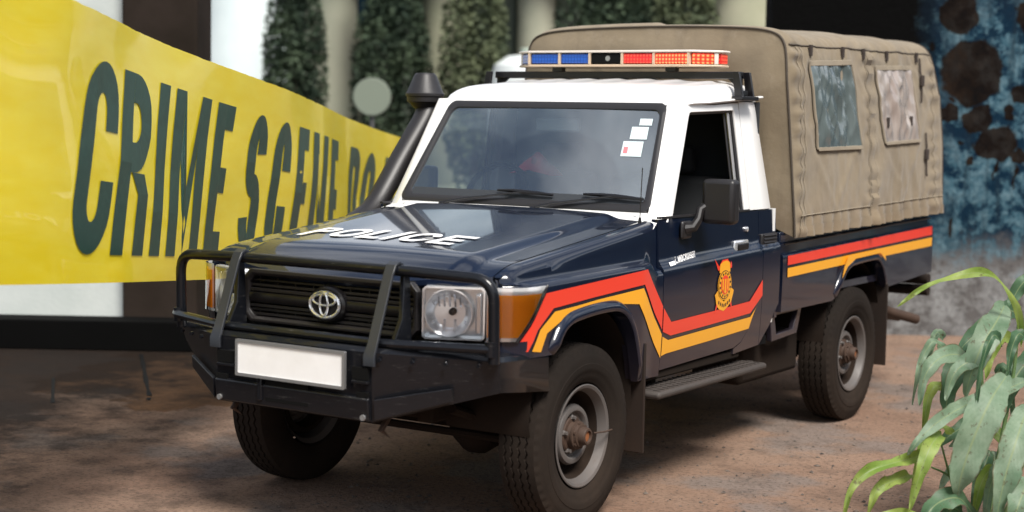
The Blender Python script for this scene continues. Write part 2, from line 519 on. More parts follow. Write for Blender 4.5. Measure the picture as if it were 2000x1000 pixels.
def tag(o, label, cat, group=None):
    o['label'] = label; o['category'] = cat
    if group:
        o['group'] = group
    return o


def part(o, parent):
    """make o a child of parent keeping its world place"""
    o.parent = parent
    o.matrix_parent_inverse = Matrix.Translation(-parent.location)
    return o


def lerp(a, b, t):
    return a + (b - a) * t


def interp(pts, x):
    if x <= pts[0][0]:
        return pts[0][1]
    for (a, b), (c, d) in zip(pts, pts[1:]):
        if x <= c:
            return b + (d - b) * (x - a) / (c - a)
    return pts[-1][1]


def sstep(a, b, x):
    t = max(0, min(1, (x - a) / (b - a)))
    return t * t * (3 - 2 * t)


def linspace(a, b, n):
    if n == 1:
        return [a]
    return [a + (b - a) * i / (n - 1) for i in range(n)]


def catmull(pts, n=6):
    out = []
    P = [Vector(p) for p in pts]
    for i in range(len(P) - 1):
        p0, p1, p2, p3 = P[max(0, i - 1)], P[i], P[i + 1], P[min(len(P) - 1, i + 2)]
        for k in range(n):
            t = k / n
            out.append(0.5 * ((2 * p1) + (p2 - p0) * t + (2 * p0 - 5 * p1 + 4 * p2 - p3) * t * t + (3 * p1 - p0 - 3 * p2 + p3) * t ** 3))
    out.append(P[-1])
    return out


# ------------------------------------------------------------------ lettering drawn as quads in a unit-height box
def ring(cx, cy, rx, ry, t, a0, a1, n=12, ty=None):
    ty = ty or t
    q = []
    for i in range(n):
        p, r = [math.radians(lerp(a0, a1, k / n)) for k in (i, i + 1)]
        q.append([(cx + rx * math.cos(p), cy + ry * math.sin(p)), (cx + rx * math.cos(r), cy + ry * math.sin(r)),
                  (cx + (rx - t) * math.cos(r), cy + (ry - ty) * math.sin(r)), (cx + (rx - t) * math.cos(p), cy + (ry - ty) * math.sin(p))])
    return q


def rect(x0, y0, x1, y1, n=1):
    if y1 - y0 >= x1 - x0:
        ys = linspace(y0, y1, n + 1)
        return [[(x0, a), (x1, a), (x1, b), (x0, b)] for a, b in zip(ys, ys[1:])]
    xs = linspace(x0, x1, n + 1)
    return [[(a, y0), (b, y0), (b, y1), (a, y1)] for a, b in zip(xs, xs[1:])]


def glyph(ch, w, t, ty=None, r=None):
    """quads of a capital letter w wide, 1 high; stroke t across, ty for level strokes, corner radius r vertically"""
    ty = ty or t
    r = r or w / 2
    h = w / 2
    if ch == 'I':
        return rect(0, 0, t, 1, 4)
    if ch == 'E':
        return rect(0, 0, t, 1, 4) + rect(t, 0, w, ty) + rect(t, .5 - ty / 2, w * .9, .5 + ty / 2) + rect(t, 1 - ty, w, 1)
    if ch == 'L':
        return rect(0, 0, t, 1, 4) + rect(t, 0, w, ty)
    if ch == 'T':
        return rect(h - t / 2, 0, h + t / 2, 1 - ty, 4) + rect(0, 1 - ty, w, 1, 2)
    if ch in 'CO':
        q = ring(h, 1 - r, h, r, t, 12 if ch == 'C' and r > .4 else 0, 180, 14, ty) + ring(h, r, h, r, t, 180, 348 if ch == 'C' and r > .4 else 360, 14, ty) + rect(0, r, t, 1 - r, 3)
        if ch == 'O':
            q += rect(w - t, r, w, 1 - r, 3)
        elif r < .4:
            q += rect(w - t, r, w, max(r + .005, .38)) + rect(w - t, min(1 - r - .005, .64), w, 1 - r)
        return q
    if ch == 'D':
        return rect(0, 0, t, 1, 4) + rect(t, 0, w - h, ty) + rect(t, 1 - ty, w - h, 1) + ring(w - h, 1 - r, h, r, t, 0, 90, 8, ty) + ring(w - h, r, h, r, t, 270, 360, 8, ty) + rect(w - t, r, w, 1 - r, 3)
    if ch in 'PR':
        m = .45
        hh = (1 - m) / 2
        k = min(w * .55, w - t)
        q = rect(0, 0, t, 1, 4) + rect(t, 1 - ty, w - k, 1) + rect(t, m, w - k, m + ty) + ring(w - k, m + hh, k, hh, t, -90, 90, 14, ty)
        if ch == 'R':
            q += [[(w - t, 0), (w, 0), (w * .98, m * .75), (w - t, m * .75)], [(w - t, m * .75), (w * .98, m * .75), (w * .82, m), (w * .40, m)]]
        return q
    if ch == 'M':
        return rect(0, 0, t, 1, 4) + rect(w - t, 0, w, 1, 4) + [[(t, 1), (t, .60), (h, .02), (h, .42)], [(h, .42), (h, .02), (w - t, .60), (w - t, 1)]]
    if ch == 'U':
        return ring(h, r, h, r, t, 180, 360, 12, ty) + rect(0, r, t, 1, 3) + rect(w - t, r, w, 1, 3)
    if ch == 'A':
        return [[(0, 0), (t, 0), (h, .78), (h, 1)], [(w, 0), (h, 1), (h, .78), (w - t, 0)], [(w * .24, .2), (w * .76, .2), (w * .66, .38), (w * .34, .38)]]
    if ch == 'N':
        return rect(0, 0, t, 1, 4) + rect(w - t, 0, w, 1, 4) + [[(t, 1), (t, .62), (w - t, 0), (w - t, .38)]]
    if ch == 'S':
        q = (1 + ty) / 4
        return ring(h, 1 - q, h, q, t, 5, 270, 20, ty) + ring(h, q, h, q, t, 90, -175, 20, ty)
    return []


def letters(text, spec, mapping, name, mat, parent, t, ty=None, r=None, group_gap=None):
    """spec: list of (x0, x1) for each letter in the line; mapping(x, y) -> 3D"""
    for ch, (x0, x1) in zip(text, spec):
        mb = MB()
        for q in glyph(ch, x1 - x0, t, ty, r):
            b = len(mb.v)
            mb.v += [tuple(mapping(x0 + px, py)) for px, py in q]
            mb.f.append((b, b + 1, b + 2, b + 3))
        o = mb.build(name, mat, parent, smooth=False)
        o['label'] = 'letter ' + ch


# site frame: origin on the ground under the camera, a = metres to the right, d = metres ahead
RX = Vector((0.8381, 0.5455, 0)).normalized(); FW = Vector((-RX.y, RX.x, 0))
SITE = Vector((4.322, -5.963, 0))
SITE_ROT = math.atan2(RX.y, RX.x)


def G(a, d, z=0.0):
    return SITE + RX * a + FW * d + Vector((0, 0, z))


# ================================================================== SETTING
mb = MB()
xs = [-600, -60, -20, -8, 0, 8, 20, 60, 600]
mb.quad_strip([[(x, y, 0) for x in xs] for y in xs])
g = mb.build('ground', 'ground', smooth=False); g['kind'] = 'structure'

# loose stones on the dirt
mb = MB()
rs = random.Random(3)
for i in range(9000):
    d = 5.2 + 11 * rs.random() ** 1.6
    a = (rs.random() - .5) * 0.75 * d
    p = G(a, d)
    if -.8 * p.x - .3 * p.y > .6:
        continue
    r = rs.choice((.003, .003, .004, .004, .005, .006, .008, .011)) * (0.8 + .5 * rs.random())
    b = len(mb.v)
    rot = rs.random() * 6
    sc = (r * rs.uniform(.8, 1.5), r * rs.uniform(.7, 1.1), r * rs.uniform(.4, .8))
    for dx, dy, dz in ((1, 0, 0), (-1, 0, 0), (0, 1, 0), (0, -1, 0), (0, 0, 1), (0, 0, -1)):
        x, y = dx * sc[0] * math.cos(rot) - dy * sc[1] * math.sin(rot), dx * sc[0] * math.sin(rot) + dy * sc[1] * math.cos(rot)
        mb.v.append((p.x + x, p.y + y, sc[2] * .3 + dz * sc[2]))
    for f in ((0, 2, 4), (2, 1, 4), (1, 3, 4), (3, 0, 4), (2, 0, 5), (1, 2, 5), (3, 1, 5), (0, 3, 5)):
        mb.f.append(tuple(b + k for k in f))
me = bpy.data.meshes.new('gravel'); me.from_pydata(mb.v, [], mb.f)
gr = link('gravel', me, 'stone', smooth=True, angle=80); gr['kind'] = 'stuff'
gr['label'] = 'small pale and brown stones strewn over the dirt'

# left: low building end with dark brown pillar and added black base
LB = empty('rendered_wall', G(-4.0, 12.2), 'pale rendered wall with dark brown end pillar and a black base added as shade behind the tape', 'wall', rotz=SITE_ROT)
def site_box(name, mat, parent, a0, a1, d0, d1, z0, z1, bevel=0.02):
    mb = MB().box(a0 - parent['a'], a1 - parent['a'], d0 - parent['d'], d1 - parent['d'], z0, z1)
    return mb.build(name, mat, parent, smooth=False, bevel=bevel)
LB['a'], LB['d'] = -4.0, 12.2
site_box('wall', 'pale_wall', LB, -7.5, -2.902, 12.2, 12.55, 0, 3.3)
site_box('pillar', 'brown_wall', LB, -2.90, -2.34, 12.05, 12.62, 0, 3.4)
site_box('shade_base', 'black_wall', LB, -7.6, -2.12, 11.75, 12.046, 0, 0.22, 0.01)  # low black block painting the dark falloff at the lower left
site_box('cornice', 'brown_wall', LB, -7.6, -2.2, 11.9, 12.75, 3.405, 3.55)
del LB['a'], LB['d']

# far building with a colonnade
FB = empty('colonnade_building', G(0, 27), 'dark green building with pale columns blurred in the distance behind the truck', 'building', rotz=SITE_ROT)
FB['a'], FB['d'] = 0.0, 27.0
site_box('wall', 'green_wall', FB, -7.5, 6.4, 28.2, 34, 0, 4.6)
site_box('floor_slab', 'black_wall', FB, -7.5, 6.4, 26.4, 28.19, 0, 0.3)
for mat, u0, u1, lab in (('column_pale', 385, 560, 'broad pale grey column'), ('column_cream', 592, 705, 'cream column'),
                         ('column_olive', 820, 908, 'olive column'), ('column_cream', 1005, 1082, 'pale cream column'), ('column_olive', 1378, 1530, 'pale olive column')):
    a0, a1 = (u0 - 1000) * 27 / 3153, (u1 - 1000) * 27 / 3153
    w = a1 - a0
    prof = [(0, w * .56), (.25, w * .56), (.3, w * .5), (3.6, w * .48), (3.7, w * .55), (4.03, w * .56)]
    o = MB().lathe(prof, (((a0 + a1) / 2), 0.2, 0.31), 'z', 40).build('column', mat, FB)
    o['label'] = lab
    for sg, wd, mm in ((-1, .34, 'pilaster'), (1, .40, 'pilaster')):
        e = (a0 if sg < 0 else a1)
        MB().box(min(e, e + sg * wd), max(e, e + sg * wd), .55, 1.19, .31, 4.34).build('pilaster', mm, FB, smooth=False, bevel=.05)
site_box('canopy_beam', 'green_wall', FB, -7.5, 6.4, 26.3, 28.19, 4.35, 4.8)
del FB['a'], FB['d']
# dark box hung between the columns
o = MB().box(-.38, .38, -.2, .2, 0, 1.1).build('notice_box', 'teal', smooth=False, bevel=.03)
o.location = G((745 - 1000) * 26 / 3153, 26.0, 3.18); o.rotation_euler.z = SITE_ROT
tag(o, 'dark teal box hung high between the cream and olive columns', 'box')
o2 = MB().box(-.03, .03, -.03, .03, 1.101, 1.16).build('hanger', 'teal', o, smooth=False)

# shrubs and small trees between the columns
def foliage(c, rx, ry, rz, n, r, size):
    mb = MB()
    for i in range(n):
        while True:
            p = Vector((r.uniform(-1, 1), r.uniform(-1, 1), r.uniform(-1, 1)))
            if p.length < 1 and r.random() < .25 + p.length and noise.noise(Vector((p.x * 2.2 + c[0], p.y * 2.2, p.z * 2.6 + c[2]))) > -.22:
                break
        q = Vector((c[0] + p.x * rx, c[1] + p.y * ry, c[2] + p.z * rz))
        a = Vector((r.uniform(-1, 1), r.uniform(-1, 1), r.uniform(-.6, .6))).normalized()
        b = a.cross(Vector((r.uniform(-1, 1), r.uniform(-1, 1), r.uniform(-1, 1)))).normalized()
        w = size * r.uniform(.6, 1.3)
        k = len(mb.v)
        mb.v += [tuple(q - a * w), tuple(q + b * w * .5), tuple(q + a * w), tuple(q - b * w * .5)]
        mb.f.append((k, k + 1, k + 2, k + 3))
    return mb


def fol_mat(name, a, b):
    t = NT(name)
    c = t.mix(t.ramp(t.noise(t.tc(), 2.2, 3), [(.38, 0.0), (.62, 1.0)]), a, b)
    t.set(Base_Color=c, Roughness=.7, Specular_IOR_Level=.2)
    return t.m


M['fol_dark'] = fol_mat('foliage_dark', (.018, .032, .020), (.055, .080, .045))
M['fol_olive'] = fol_mat('foliage_olive', (.045, .060, .032), (.12, .14, .075))
M['bark'] = NT('bark').set(Base_Color=(.05, .04, .03), Roughness=.9).m
rt = random.Random(5)
for u, d, w, h, mt, lab in ((578, 25, .30, 4.2, 'fol_dark', 'slim dark shrub between the pale grey and cream columns'), (765, 25.4, .62, 4.0, 'fol_dark', 'dark green tree under the hanging teal box'),
                            (925, 24.6, .45, 4.4, 'fol_olive', 'olive green tree just left of the white tank'), (1175, 25, .85, 4.7, 'fol_dark', 'dark tree rising behind the canopy top'), (1330, 24.4, .55, 4.3, 'fol_olive', 'olive tree behind the canopy near the last column')):
    p = G((u - 1000) * d / 3153, d)
    T = empty('small_tree', p, lab, 'tree', 'trees between the columns')
    me = foliage((0, 0, h * .56), w, .7, h * .45, 7500, rt, .05)
    m_ = bpy.data.meshes.new('crown'); m_.from_pydata(me.v, [], me.f)
    link('crown', m_, mt, T, smooth=False)
    MB().tube([(0, 0, -.02), (.03, .02, h * .3), (-.02, 0, h * .6)], [.07, .05, .02], 8).build('trunk', 'bark', T)

# white water tank seen left of the canopy
TK = empty('water_tank', G(.27, 24), 'white plastic water tank on a stand left of the canvas canopy', 'tank')
MB().lathe([(1.0, .0), (1.0, .58), (1.05, .62), (2.30, .62), (2.52, .55), (2.66, .35), (2.70, .0)], (0, 0, 0), 'z', 36).build('body', 'tank', TK)
MB().lathe([(2.69, .17), (2.76, .17), (2.78, .14), (2.78, 0)], (0, 0, 0), 'z', 24).build('lid', 'tank_green', TK)
for sx in (-1, 1):
    for sy in (-1, 1):
        MB().box(sx * .42 - .05, sx * .42 + .05, sy * .42 - .05, sy * .42 + .05, 0, .999).build('leg', 'grey_metal', TK, smooth=False)

# round disc standing in for a blurred spot of light between the columns
DS = empty('bokeh_disc', G(-1.73, 20), 'round grey-green disc on a thin post, added as a blurred spot of light left of the snorkel', 'light_spot')
MB().lathe([(-.02, 0), (-.02, .225), (-.01, .235), (.01, .235), (.02, .225), (.02, 0)], (0, 0, 1.98), 'y', 40).build('disc', 'disc', DS)
MB().tube([(0, .055, 0), (0, .055, 2.1)], .028, 10).build('post', 'grey_metal', DS)
DS.rotation_euler.z = SITE_ROT

# right: long painted wall, peeling blue above, grey plaster below, brown splashes and a black patch
t = NT('peeling_blue_wall'); v = t.tc(); s = t.sep(v)
na = t.noise(v, 1.3, 8, 0.68); nb = t.noise(v, 4.5, 9, 0.72); nc = t.noise(v, 17, 6, 0.7); nd = t.noise(v, 70, 3, 0.6)
blue = t.mix(t.ramp(nb, [(0.46, 0.0), (0.53, 1.0)]), (0.003, 0.016, 0.033), (0.036, 0.088, 0.120))
blue = t.mix(t.math('MULTIPLY', t.ramp(t.math('ADD', t.math('MULTIPLY', nb, .65), t.math('MULTIPLY', nc, .35)), [(0.50, 0.0), (0.60, 1.0)]), 0.8), blue, (0.125, 0.200, 0.235))
blue = t.mix(t.math('MULTIPLY', t.ramp(na, [(0.50, 0.0), (0.60, 1.0)]), 0.75), blue, (0.006, 0.014, 0.026))
grey = t.mix(t.ramp(nb, [(0.42, 0.0), (0.58, 1.0)]), (0.105, 0.100, 0.098), (0.235, 0.240, 0.240))
grey = t.mix(t.math('MULTIPLY', t.ramp(nc, [(0.52, 0.0), (0.66, 1.0)]), 0.7), grey, (0.05, 0.048, 0.048))
edge = t.math('ADD', s[2], t.math('MULTIPLY', t.math('SUBTRACT', nb, 0.5), 1.3))
stre = t.noise(t.mapped(v, (9, 9, .8)), 1.0, 6, .65)
blue = t.mix(t.math('MULTIPLY', t.ramp(stre, [(.50, 0.0), (.64, 1.0)]), .7), blue, (.010, .020, .030))
c = t.mix(t.ramp(t.math('MULTIPLY', edge, 0.5), [(0.26, 0.0), (0.42, 1.0)]), grey, blue)
# brown splashes (own shapes: discs warped by noise)
wv = t.n.new('ShaderNodeVectorMath'); wv.operation = 'MULTIPLY_ADD'
nz = t.n.new('ShaderNodeTexNoise'); nz.inputs['Scale'].default_value = 6; nz.inputs['Detail'].default_value = 6
t.l.new(v, nz.inputs['Vector'])
t.l.new(nz.outputs['Color'], wv.inputs[0]); wv.inputs[1].default_value = (.20, 0, .20); t.l.new(v, wv.inputs[2])
spl = None
WD = 13.5
def wpx(u, y):
    return ((u - 1000) * WD / 3153, 1.7687 - (y - 228) * WD / 3153)
for (u, y, ru, ry) in ((1893, 125, 64, 66), (1850, 210, 23, 21), (1907, 214, 29, 27), (1942, 262, 44, 34), (1965, 210, 14, 13), (1963, 192, 15, 13), (1992, 165, 22, 20),
                       (1862, 12, 42, 40), (1810, 78, 8, 8), (1895, 297, 8, 8), (1880, 262, 7, 6), (1990, 285, 17, 16), (1866, 425, 5, 18), (1852, 182, 6, 6), (1998, 20, 26, 40), (2060, 330, 40, 36), (2120, 120, 60, 50), (1735, 240, 40, 40), (2200, 300, 30, 60), (1985, 330, 4, 26), (1945, 315, 4, 22)):
    a, z = wpx(u, y)
    sub = t.n.new('ShaderNodeVectorMath'); sub.operation = 'SUBTRACT'
    t.l.new(wv.outputs[0], sub.inputs[0]); sub.inputs[1].default_value = (a + .10, 0, z + .10)
    ml = t.n.new('ShaderNodeVectorMath'); ml.operation = 'MULTIPLY'
    t.l.new(sub.outputs[0], ml.inputs[0]); ml.inputs[1].default_value = (3153 / WD / ru, 0, 3153 / WD / ry)
    ln = t.n.new('ShaderNodeVectorMath'); ln.operation = 'LENGTH'; t.l.new(ml.outputs[0], ln.inputs[0])
    inside = t.math('MULTIPLY', t.math('SUBTRACT', 1.0, ln.outputs['Value']), 14.0, True)
    spl = inside if spl is None else t.math('MAXIMUM', spl, inside)
brown = t.mix(t.ramp(nb, [(0.35, 0.0), (0.65, 1.0)]), (0.002, 0.0012, 0.0006), (0.016, 0.0075, 0.0025))
c = t.mix(t.math('MULTIPLY', spl, 0.94), c, brown)
# black patch near the top left, fading outwards
a, z = wpx(1640, -40)
ds = t.n.new('ShaderNodeVectorMath'); ds.operation = 'DISTANCE'
t.l.new(wv.outputs[0], ds.inputs[0]); ds.inputs[1].default_value = (a, 0, z)
black_patch = t.ramp(t.math('ADD', t.math('MULTIPLY', ds.outputs['Value'], 0.5), t.math('MULTIPLY', t.math('SUBTRACT', na, .5), 0.7)), [(0.36, 1.0), (0.58, 0.0)])
c = t.mix(black_patch, c, (0.0008, 0.0008, 0.0008))
t.set(Base_Color=c, Roughness=0.95, Specular_IOR_Level=0.1)
t.bump(t.math('ADD', t.math('MULTIPLY', nb, 0.7), t.math('MULTIPLY', nc, 0.35)), 0.8, 0.03)
M['blue_wall'] = t.m
BW = empty('painted_wall', G(0, WD), 'peeling blue painted wall with brown splashes and a black patch behind the truck bed', 'wall', rotz=SITE_ROT)
MB().box(2.14, 8.6, 0, .35, 0, 3.3).build('wall_panel', 'blue_wall', BW, smooth=False)
MB().box(2.10, 8.64, -.05, .40, 3.302, 3.42).build('coping', 'brown_wall', BW, smooth=False, bevel=.01)

# clipped greenery added unseen beyond the frame, so the truck's flank mirrors dark
rows = []
for k in linspace(0, 1, 60):
    y = lerp(-5, 16, k)
    row = []
    for (x, z) in ((6.9, 0), (6.75, .5), (6.7, 1.2), (6.75, 1.9), (6.85, 2.5), (7.0, 2.9), (7.4, 3.1), (7.8, 2.9), (7.95, 2.2), (7.95, 1.0), (7.9, 0)):
        p = Vector((x, y, z))
        n = .16 * noise.noise(p * 1.3) + .10 * noise.noise(p * 3.7)
        row.append((x + n, y, max(0, z + n * (z > 0))))
    rows.append(row)
hg = MB().quad_strip(rows).build('added_hedge', 'fol_dark', smooth=True, angle=80)
tag(hg, 'dark green clipped row added out of view for the truck flank to mirror', 'added_hedge')

# dark drips of paint on the ground at the left
for pts, r in (([(-2.214, 9.9), (-2.36, 10.45), (-2.50, 11.0), (-2.656, 11.6)], .018), ([(-2.73, 9.6), (-2.855, 10.05), (-2.98, 10.5)], .014), ([(-2.19, 9.75), (-2.20, 9.83)], .02)):
    pth = [G(a * (d / 7.55 if False else 1), d, .004) for a, d in pts]
    rows = []
    P = catmull(pth, 5)
    for i, p in enumerate(P):
        w = r * (0.75 + .5 * noise.noise(p * 9))
        rows.append([p - RX * w, p + RX * w])
    o = MB().quad_strip(rows).build('paint_drip', 'black', g, smooth=False)

# ================================================================== TAPE
P0 = Vector((-0.27625, -2.19073, 1.14188)); TL = Vector((-0.43527, 0.89584, -0.08949)); TU = Vector((-0.03911, 0.08049, 0.99599))
TN = TL.cross(TU).normalized()
if TN.dot(Vector(cam.matrix_world.translation) - P0) < 0:
    TN = -TN
TH = 1.09


def tape_pt(s, vv, off=0.0):
    wob = 0.030 * math.sin(s * 1.7 + vv * 1.3) + 0.020 * noise.noise(Vector((s * 1.1, vv * 2.2, 3))) + .004 * noise.noise(Vector((s * 2.0 + vv * 2, vv * 9, 8)))
    return P0 + TL * s + TU * (vv * TH) + TN * (wob + off)


TP = empty('crime_scene_tape', (P0.x, P0.y, 0), 'broad yellow plastic tape lettered CRIME SCENE stretched past the truck', 'tape')
rows = []
ss = linspace(-.30, 7.95, 140)
vs = linspace(0, 1, 13)
for s in ss:
    row = []
    for k, vv in enumerate(vs):
        e = 0.0
        if k == 12:
            e = -0.006 * max(0, noise.noise(Vector((s * 9, 0, 1))))
        row.append(tape_pt(s, vv + e))
    rows.append(row)
mb = MB().quad_strip(rows)
me = bpy.data.meshes.new('ribbon'); me.from_pydata([tuple(p) for p in mb.v], [], mb.f)
uv = me.uv_layers.new(name='UVMap')
for poly in me.polygons:
    for li, vi in zip(poly.loop_indices, poly.vertices):
        uv.data[li].uv = (ss[vi // 13] / 1.0, vs[vi % 13])
rb = link('ribbon', me, 'tape'); part(rb, TP)
spec = [(.60, 1.01), (1.06, 1.47), (1.56, 1.705), (1.80, 2.33), (2.44, 2.71), (3.0, 3.31), (3.44, 3.75), (3.88, 4.13), (4.25, 4.68), (4.80, 5.06),
        (5.5, 5.86), (5.98, 6.34), (6.6, 7.0), (7.1, 7.5)]


def tape_map(x, y):
    vv = .105 + y * .725
    return tape_pt(x + (y - .5) * .20, vv, .004)


n0 = len(bpy.data.objects)
LT = []
before = set(bpy.data.objects)
letters('CRIMESCENEDONO', spec, tape_map, 'letter', 'ink', None, .145, .165, .27)
for o in set(bpy.data.objects) - before:
    part(o, TP)
# posts that hold the tape
for s, lab in ((-.30, 'grey post holding the near end of the tape'), (7.95, 'grey post holding the far end of the tape behind the cab')):
    p = tape_pt(s, .5)
    hh = tape_pt(s, 1.0).z + .0
    o = MB().tube([(0, 0, 0), (0, 0, hh)], .03, 12).build('tape_post', 'grey_metal')
    o.location = (p.x, p.y, 0) if s > 0 else (p.x, p.y, 0)
    tag(o, lab, 'post', 'tape posts')

# ================================================================== POLICE TRUCK (front axle at y = 0, +x is the side that faces the camera)
TR = empty('police_truck', (0, 0, 0), 'dark blue police pickup truck with white cab roof, bull bar and khaki canvas canopy', 'truck')


# ---------- bonnet
def hood_z(x, y):
    ax = abs(x)
    z = 1.158 + (y + .54) * .113
    z += .036 * (1 - (ax / .80) ** 2) * .55 + .020 * (1 - sstep(.54, .64, ax))
    if y < -.42:
        z -= .068 * ((-.42 - y) / .24) ** 2
    if ax > .70:
        z -= .10 * (ax - .70) ** 2 / .01 * .05
    return z


def hood_front(x):
    return -.705 + .135 * (abs(x) / .76) ** 3.0


rows = []
ys = [i / 64 for i in range(65)]
hx = linspace(-.742, .742, 121)
for k in ys:
    rows.append([(x, lerp(hood_front(x), .655 + .0 * x, k ** 1.25), 0) for x in hx])
rows = [[(x, y, hood_z(x, y)) for x, y, _ in r] for r in rows]
lip = [[(x, hood_front(x) - .004, hood_z(x, hood_front(x)) - .02) for x in hx], [(x, hood_front(x) + .01, hood_z(x, hood_front(x)) - .035) for x in hx]]
hood = MB().quad_strip(lip[::-1] + rows).build('bonnet', 'navy', TR, solid=0.0)


def hood_map(x, y):
    return (x, y, hood_z(x, y) + .005)


# POLICE on the bonnet
def police_map(px, py):
    x = -.480 + px * .945 + (py - .5) * .03
    y = -.350 + py * .200
    return hood_map(x, y)


PW = [('P', .0, .130), ('O', .160, .325), ('L', .350, .475), ('I', .500, .550), ('C', .575, .735), ('E', .765, .905)]
before = set(bpy.data.objects)
for ch, x0, x1 in PW:
    mb = MB()
    for q in glyph(ch, x1 - x0, .040, .19, .42):
        b = len(mb.v)
        mb.v += [police_map(x0 + a, c) for a, c in q]
        mb.f.append((b, b + 1, b + 2, b + 3))
    o = mb.build('letter', 'letter_white', hood, smooth=False)
    o['label'] = 'white letter ' + ch

ARCH_F = [(-.62, .80), (-.305, .79), (-.285, .825), (-.245, .878), (-.20, .905), (-.14, .920), (.0, .932), (.13, .935), (.22, .927), (.29, .895), (.345, .835), (.385, .76), (.425, .66), (.452, .58), (.69, .575)]
ARCH_R = [(2.07, .748), (2.80, .748), (2.845, .765), (2.895, .83), (2.96, .895), (3.03, .928), (3.12, .942), (3.42, .950), (3.50, .938), (3.57, .89), (3.63, .80), (3.655, .765), (3.70, .758), (4.53, .795)]


def shelf_z(y):
    return 1.100 + .024 * (y + .53) / 1.2


def side_x(y, z):
    """outer face of cab, doors and fender below the shelf"""
    xo = lerp(.866, .852, sstep(.45, .62, y))
    x = xo - .012 * ((max(0, .95 - z)) / .35) ** 2
    if y < -.46:
        x -= .050 * ((-.46 - y) / .10) ** 2
    return x


def fender(s):
    rows = []
    for y in linspace(-.578, .684, 120):
        ze = hood_z(.742, y) - .002
        zs = shelf_z(y) if y < .56 else lerp(shelf_z(.56), 1.075, sstep(.56, .64, y))
        xo = side_x(y, zs - .04)
        xi = min(.806, xo - .03)
        lo = interp(ARCH_F, y)
        col = [(.745, ze), (.775, ze - .002), (xi - .016, ze - .010), (xi - .006, ze - .021), (xi - .001, ze - .040), (xi + .002, (ze + zs) / 2), (xi + .004, zs + .018), (xi + .008, zs + .004), (xi + .018, zs),
               (lerp(xi + .018, xo, .55), zs - .004), (xo - .010, zs - .010), (xo - .003, zs - .019), (xo, zs - .034)]
        for k in linspace(0, 1, 10)[1:]:
            z = lerp(zs - .034, lo, k)
            col.append((side_x(y, z), z))
        col.append((side_x(y, lo) - .06, lo + .004))
        rows.append([(s * x, y, z) for x, z in col])
    rows.insert(0, [(x - s * .03, y + .012, z - .01) for x, y, z in rows[0]])
    o = MB().quad_strip(rows, flip=(s < 0)).build('fender', 'navy', TR, angle=40)
    return o


def flare(s, arch, i0, i1, prot, width, name='wheel_arch_flare', base=None):
    P = catmull([(0, y, z) for y, z in arch[i0:i1]], 5)
    rows = []
    for i, p in enumerate(P):
        a, b = P[max(0, i - 1)], P[min(len(P) - 1, i + 1)]
        d = (b - a).normalized()
        nrm = Vector((0, -d.z, d.y))
        if nrm.z < -.2 * 0 and abs(d.y) > .9:
            nrm = -nrm
        tp_ = min(1, min(i, len(P) - 1 - i) / 5)
        row = []
        for dx, off in ((-.004, width), (.006, width - .004), (prot * .75, width * .72), (prot, width * .42), (prot + .002, .006), (prot - .004, -.004), (-.03, -.006)):
            q = p + nrm * off
            bx = (base if base else side_x(q.y, q.z))
            row.append((s * (bx + (dx * tp_ if dx > 0 else dx)), q.y, q.z))
        rows.append(row)
    return MB().quad_strip(rows).build(name, 'navy', TR, angle=50)


for s in (1, -1):
    f = fender(s)
    flare(s, ARCH_F, 1, 14, .024, .046)
    # inner wheel well
    mb = MB()
    prof = []
    rows = []
    for x in (.40, .82):
        rows.append([(s * x, .06 + .47 * math.cos(a) * (1 if math.cos(a) < 0 else .85), max(.45, .50 + .45 * math.sin(a))) for a in linspace(-.2, PI + .2, 20)])
    mb.quad_strip(rows)
    mb.build('wheel_well', 'under', TR)

# ---------- nose panel, grille
mb = MB()
mb.box(-.50, .50, -.655, -.56, .80, 1.10); mb.box(-.76, .76, -.559, -.50, .80, 1.09)
mb.build('nose_panel', 'trim', TR, bevel=.01)
GR = MB()
gx0, gx1, gz0, gz1 = -.470, .470, .862, 1.090
def rrect(x0, x1, z0, z1, c):
    return [(x0 + c, z0), (x1 - c, z0), (x1, z0 + c), (x1, z1 - c), (x1 - c, z1), (x0 + c, z1), (x0, z1 - c), (x0, z0 + c)]
o_, i_ = rrect(gx0, gx1, gz0, gz1, .035), rrect(gx0 + .028, gx1 - .028, gz0 + .022, gz1 - .028, .03)
GR.quad_strip([[(x, -.690, z) for x, z in o_], [(x, -.722, z) for x, z in o_], [(x, -.724, z) for x, z in [(lerp(a[0], b[0], .5), lerp(a[1], b[1], .5)) for a, b in zip(o_, i_)]], [(x, -.712, z) for x, z in i_], [(x, -.665, z) for x, z in i_]], closed_v=True)
grille = GR.build('grille', 'plastic', TR, bevel=.003)
MB().box(gx0 + .01, gx1 - .01, -.664, -.658, gz0 + .01, gz1 - .01).build('grille_backing', 'black', grille)
for z, h, d in ((.894, .006, .700), (.915, .006, .700), (.932, .007, .708), (1.000, .007, .708), (1.020, .006, .700), (1.042, .005, .698)):
    MB().box(gx0 + .027, gx1 - .027, -d, -.667, z - h, z + h).build('slat', 'plastic', grille, bevel=.002)
MB().prism([(-.714, .945), (-.720, .966), (-.714, .990), (-.67, .990), (-.67, .945)], gx0 + .027, gx1 - .027, 'x').build('centre_bar', 'trim', grille, bevel=.004)
for x in [-.40 + i * .1 for i in range(9)]:
    if abs(x) > .08:
        MB().box(x - .003, x + .003, -.690, -.668, gz0 + .024, .93).build('rib', 'plastic', grille)
        MB().box(x - .003, x + .003, -.690, -.668, 1.008, gz1 - .03).build('rib', 'plastic', grille)

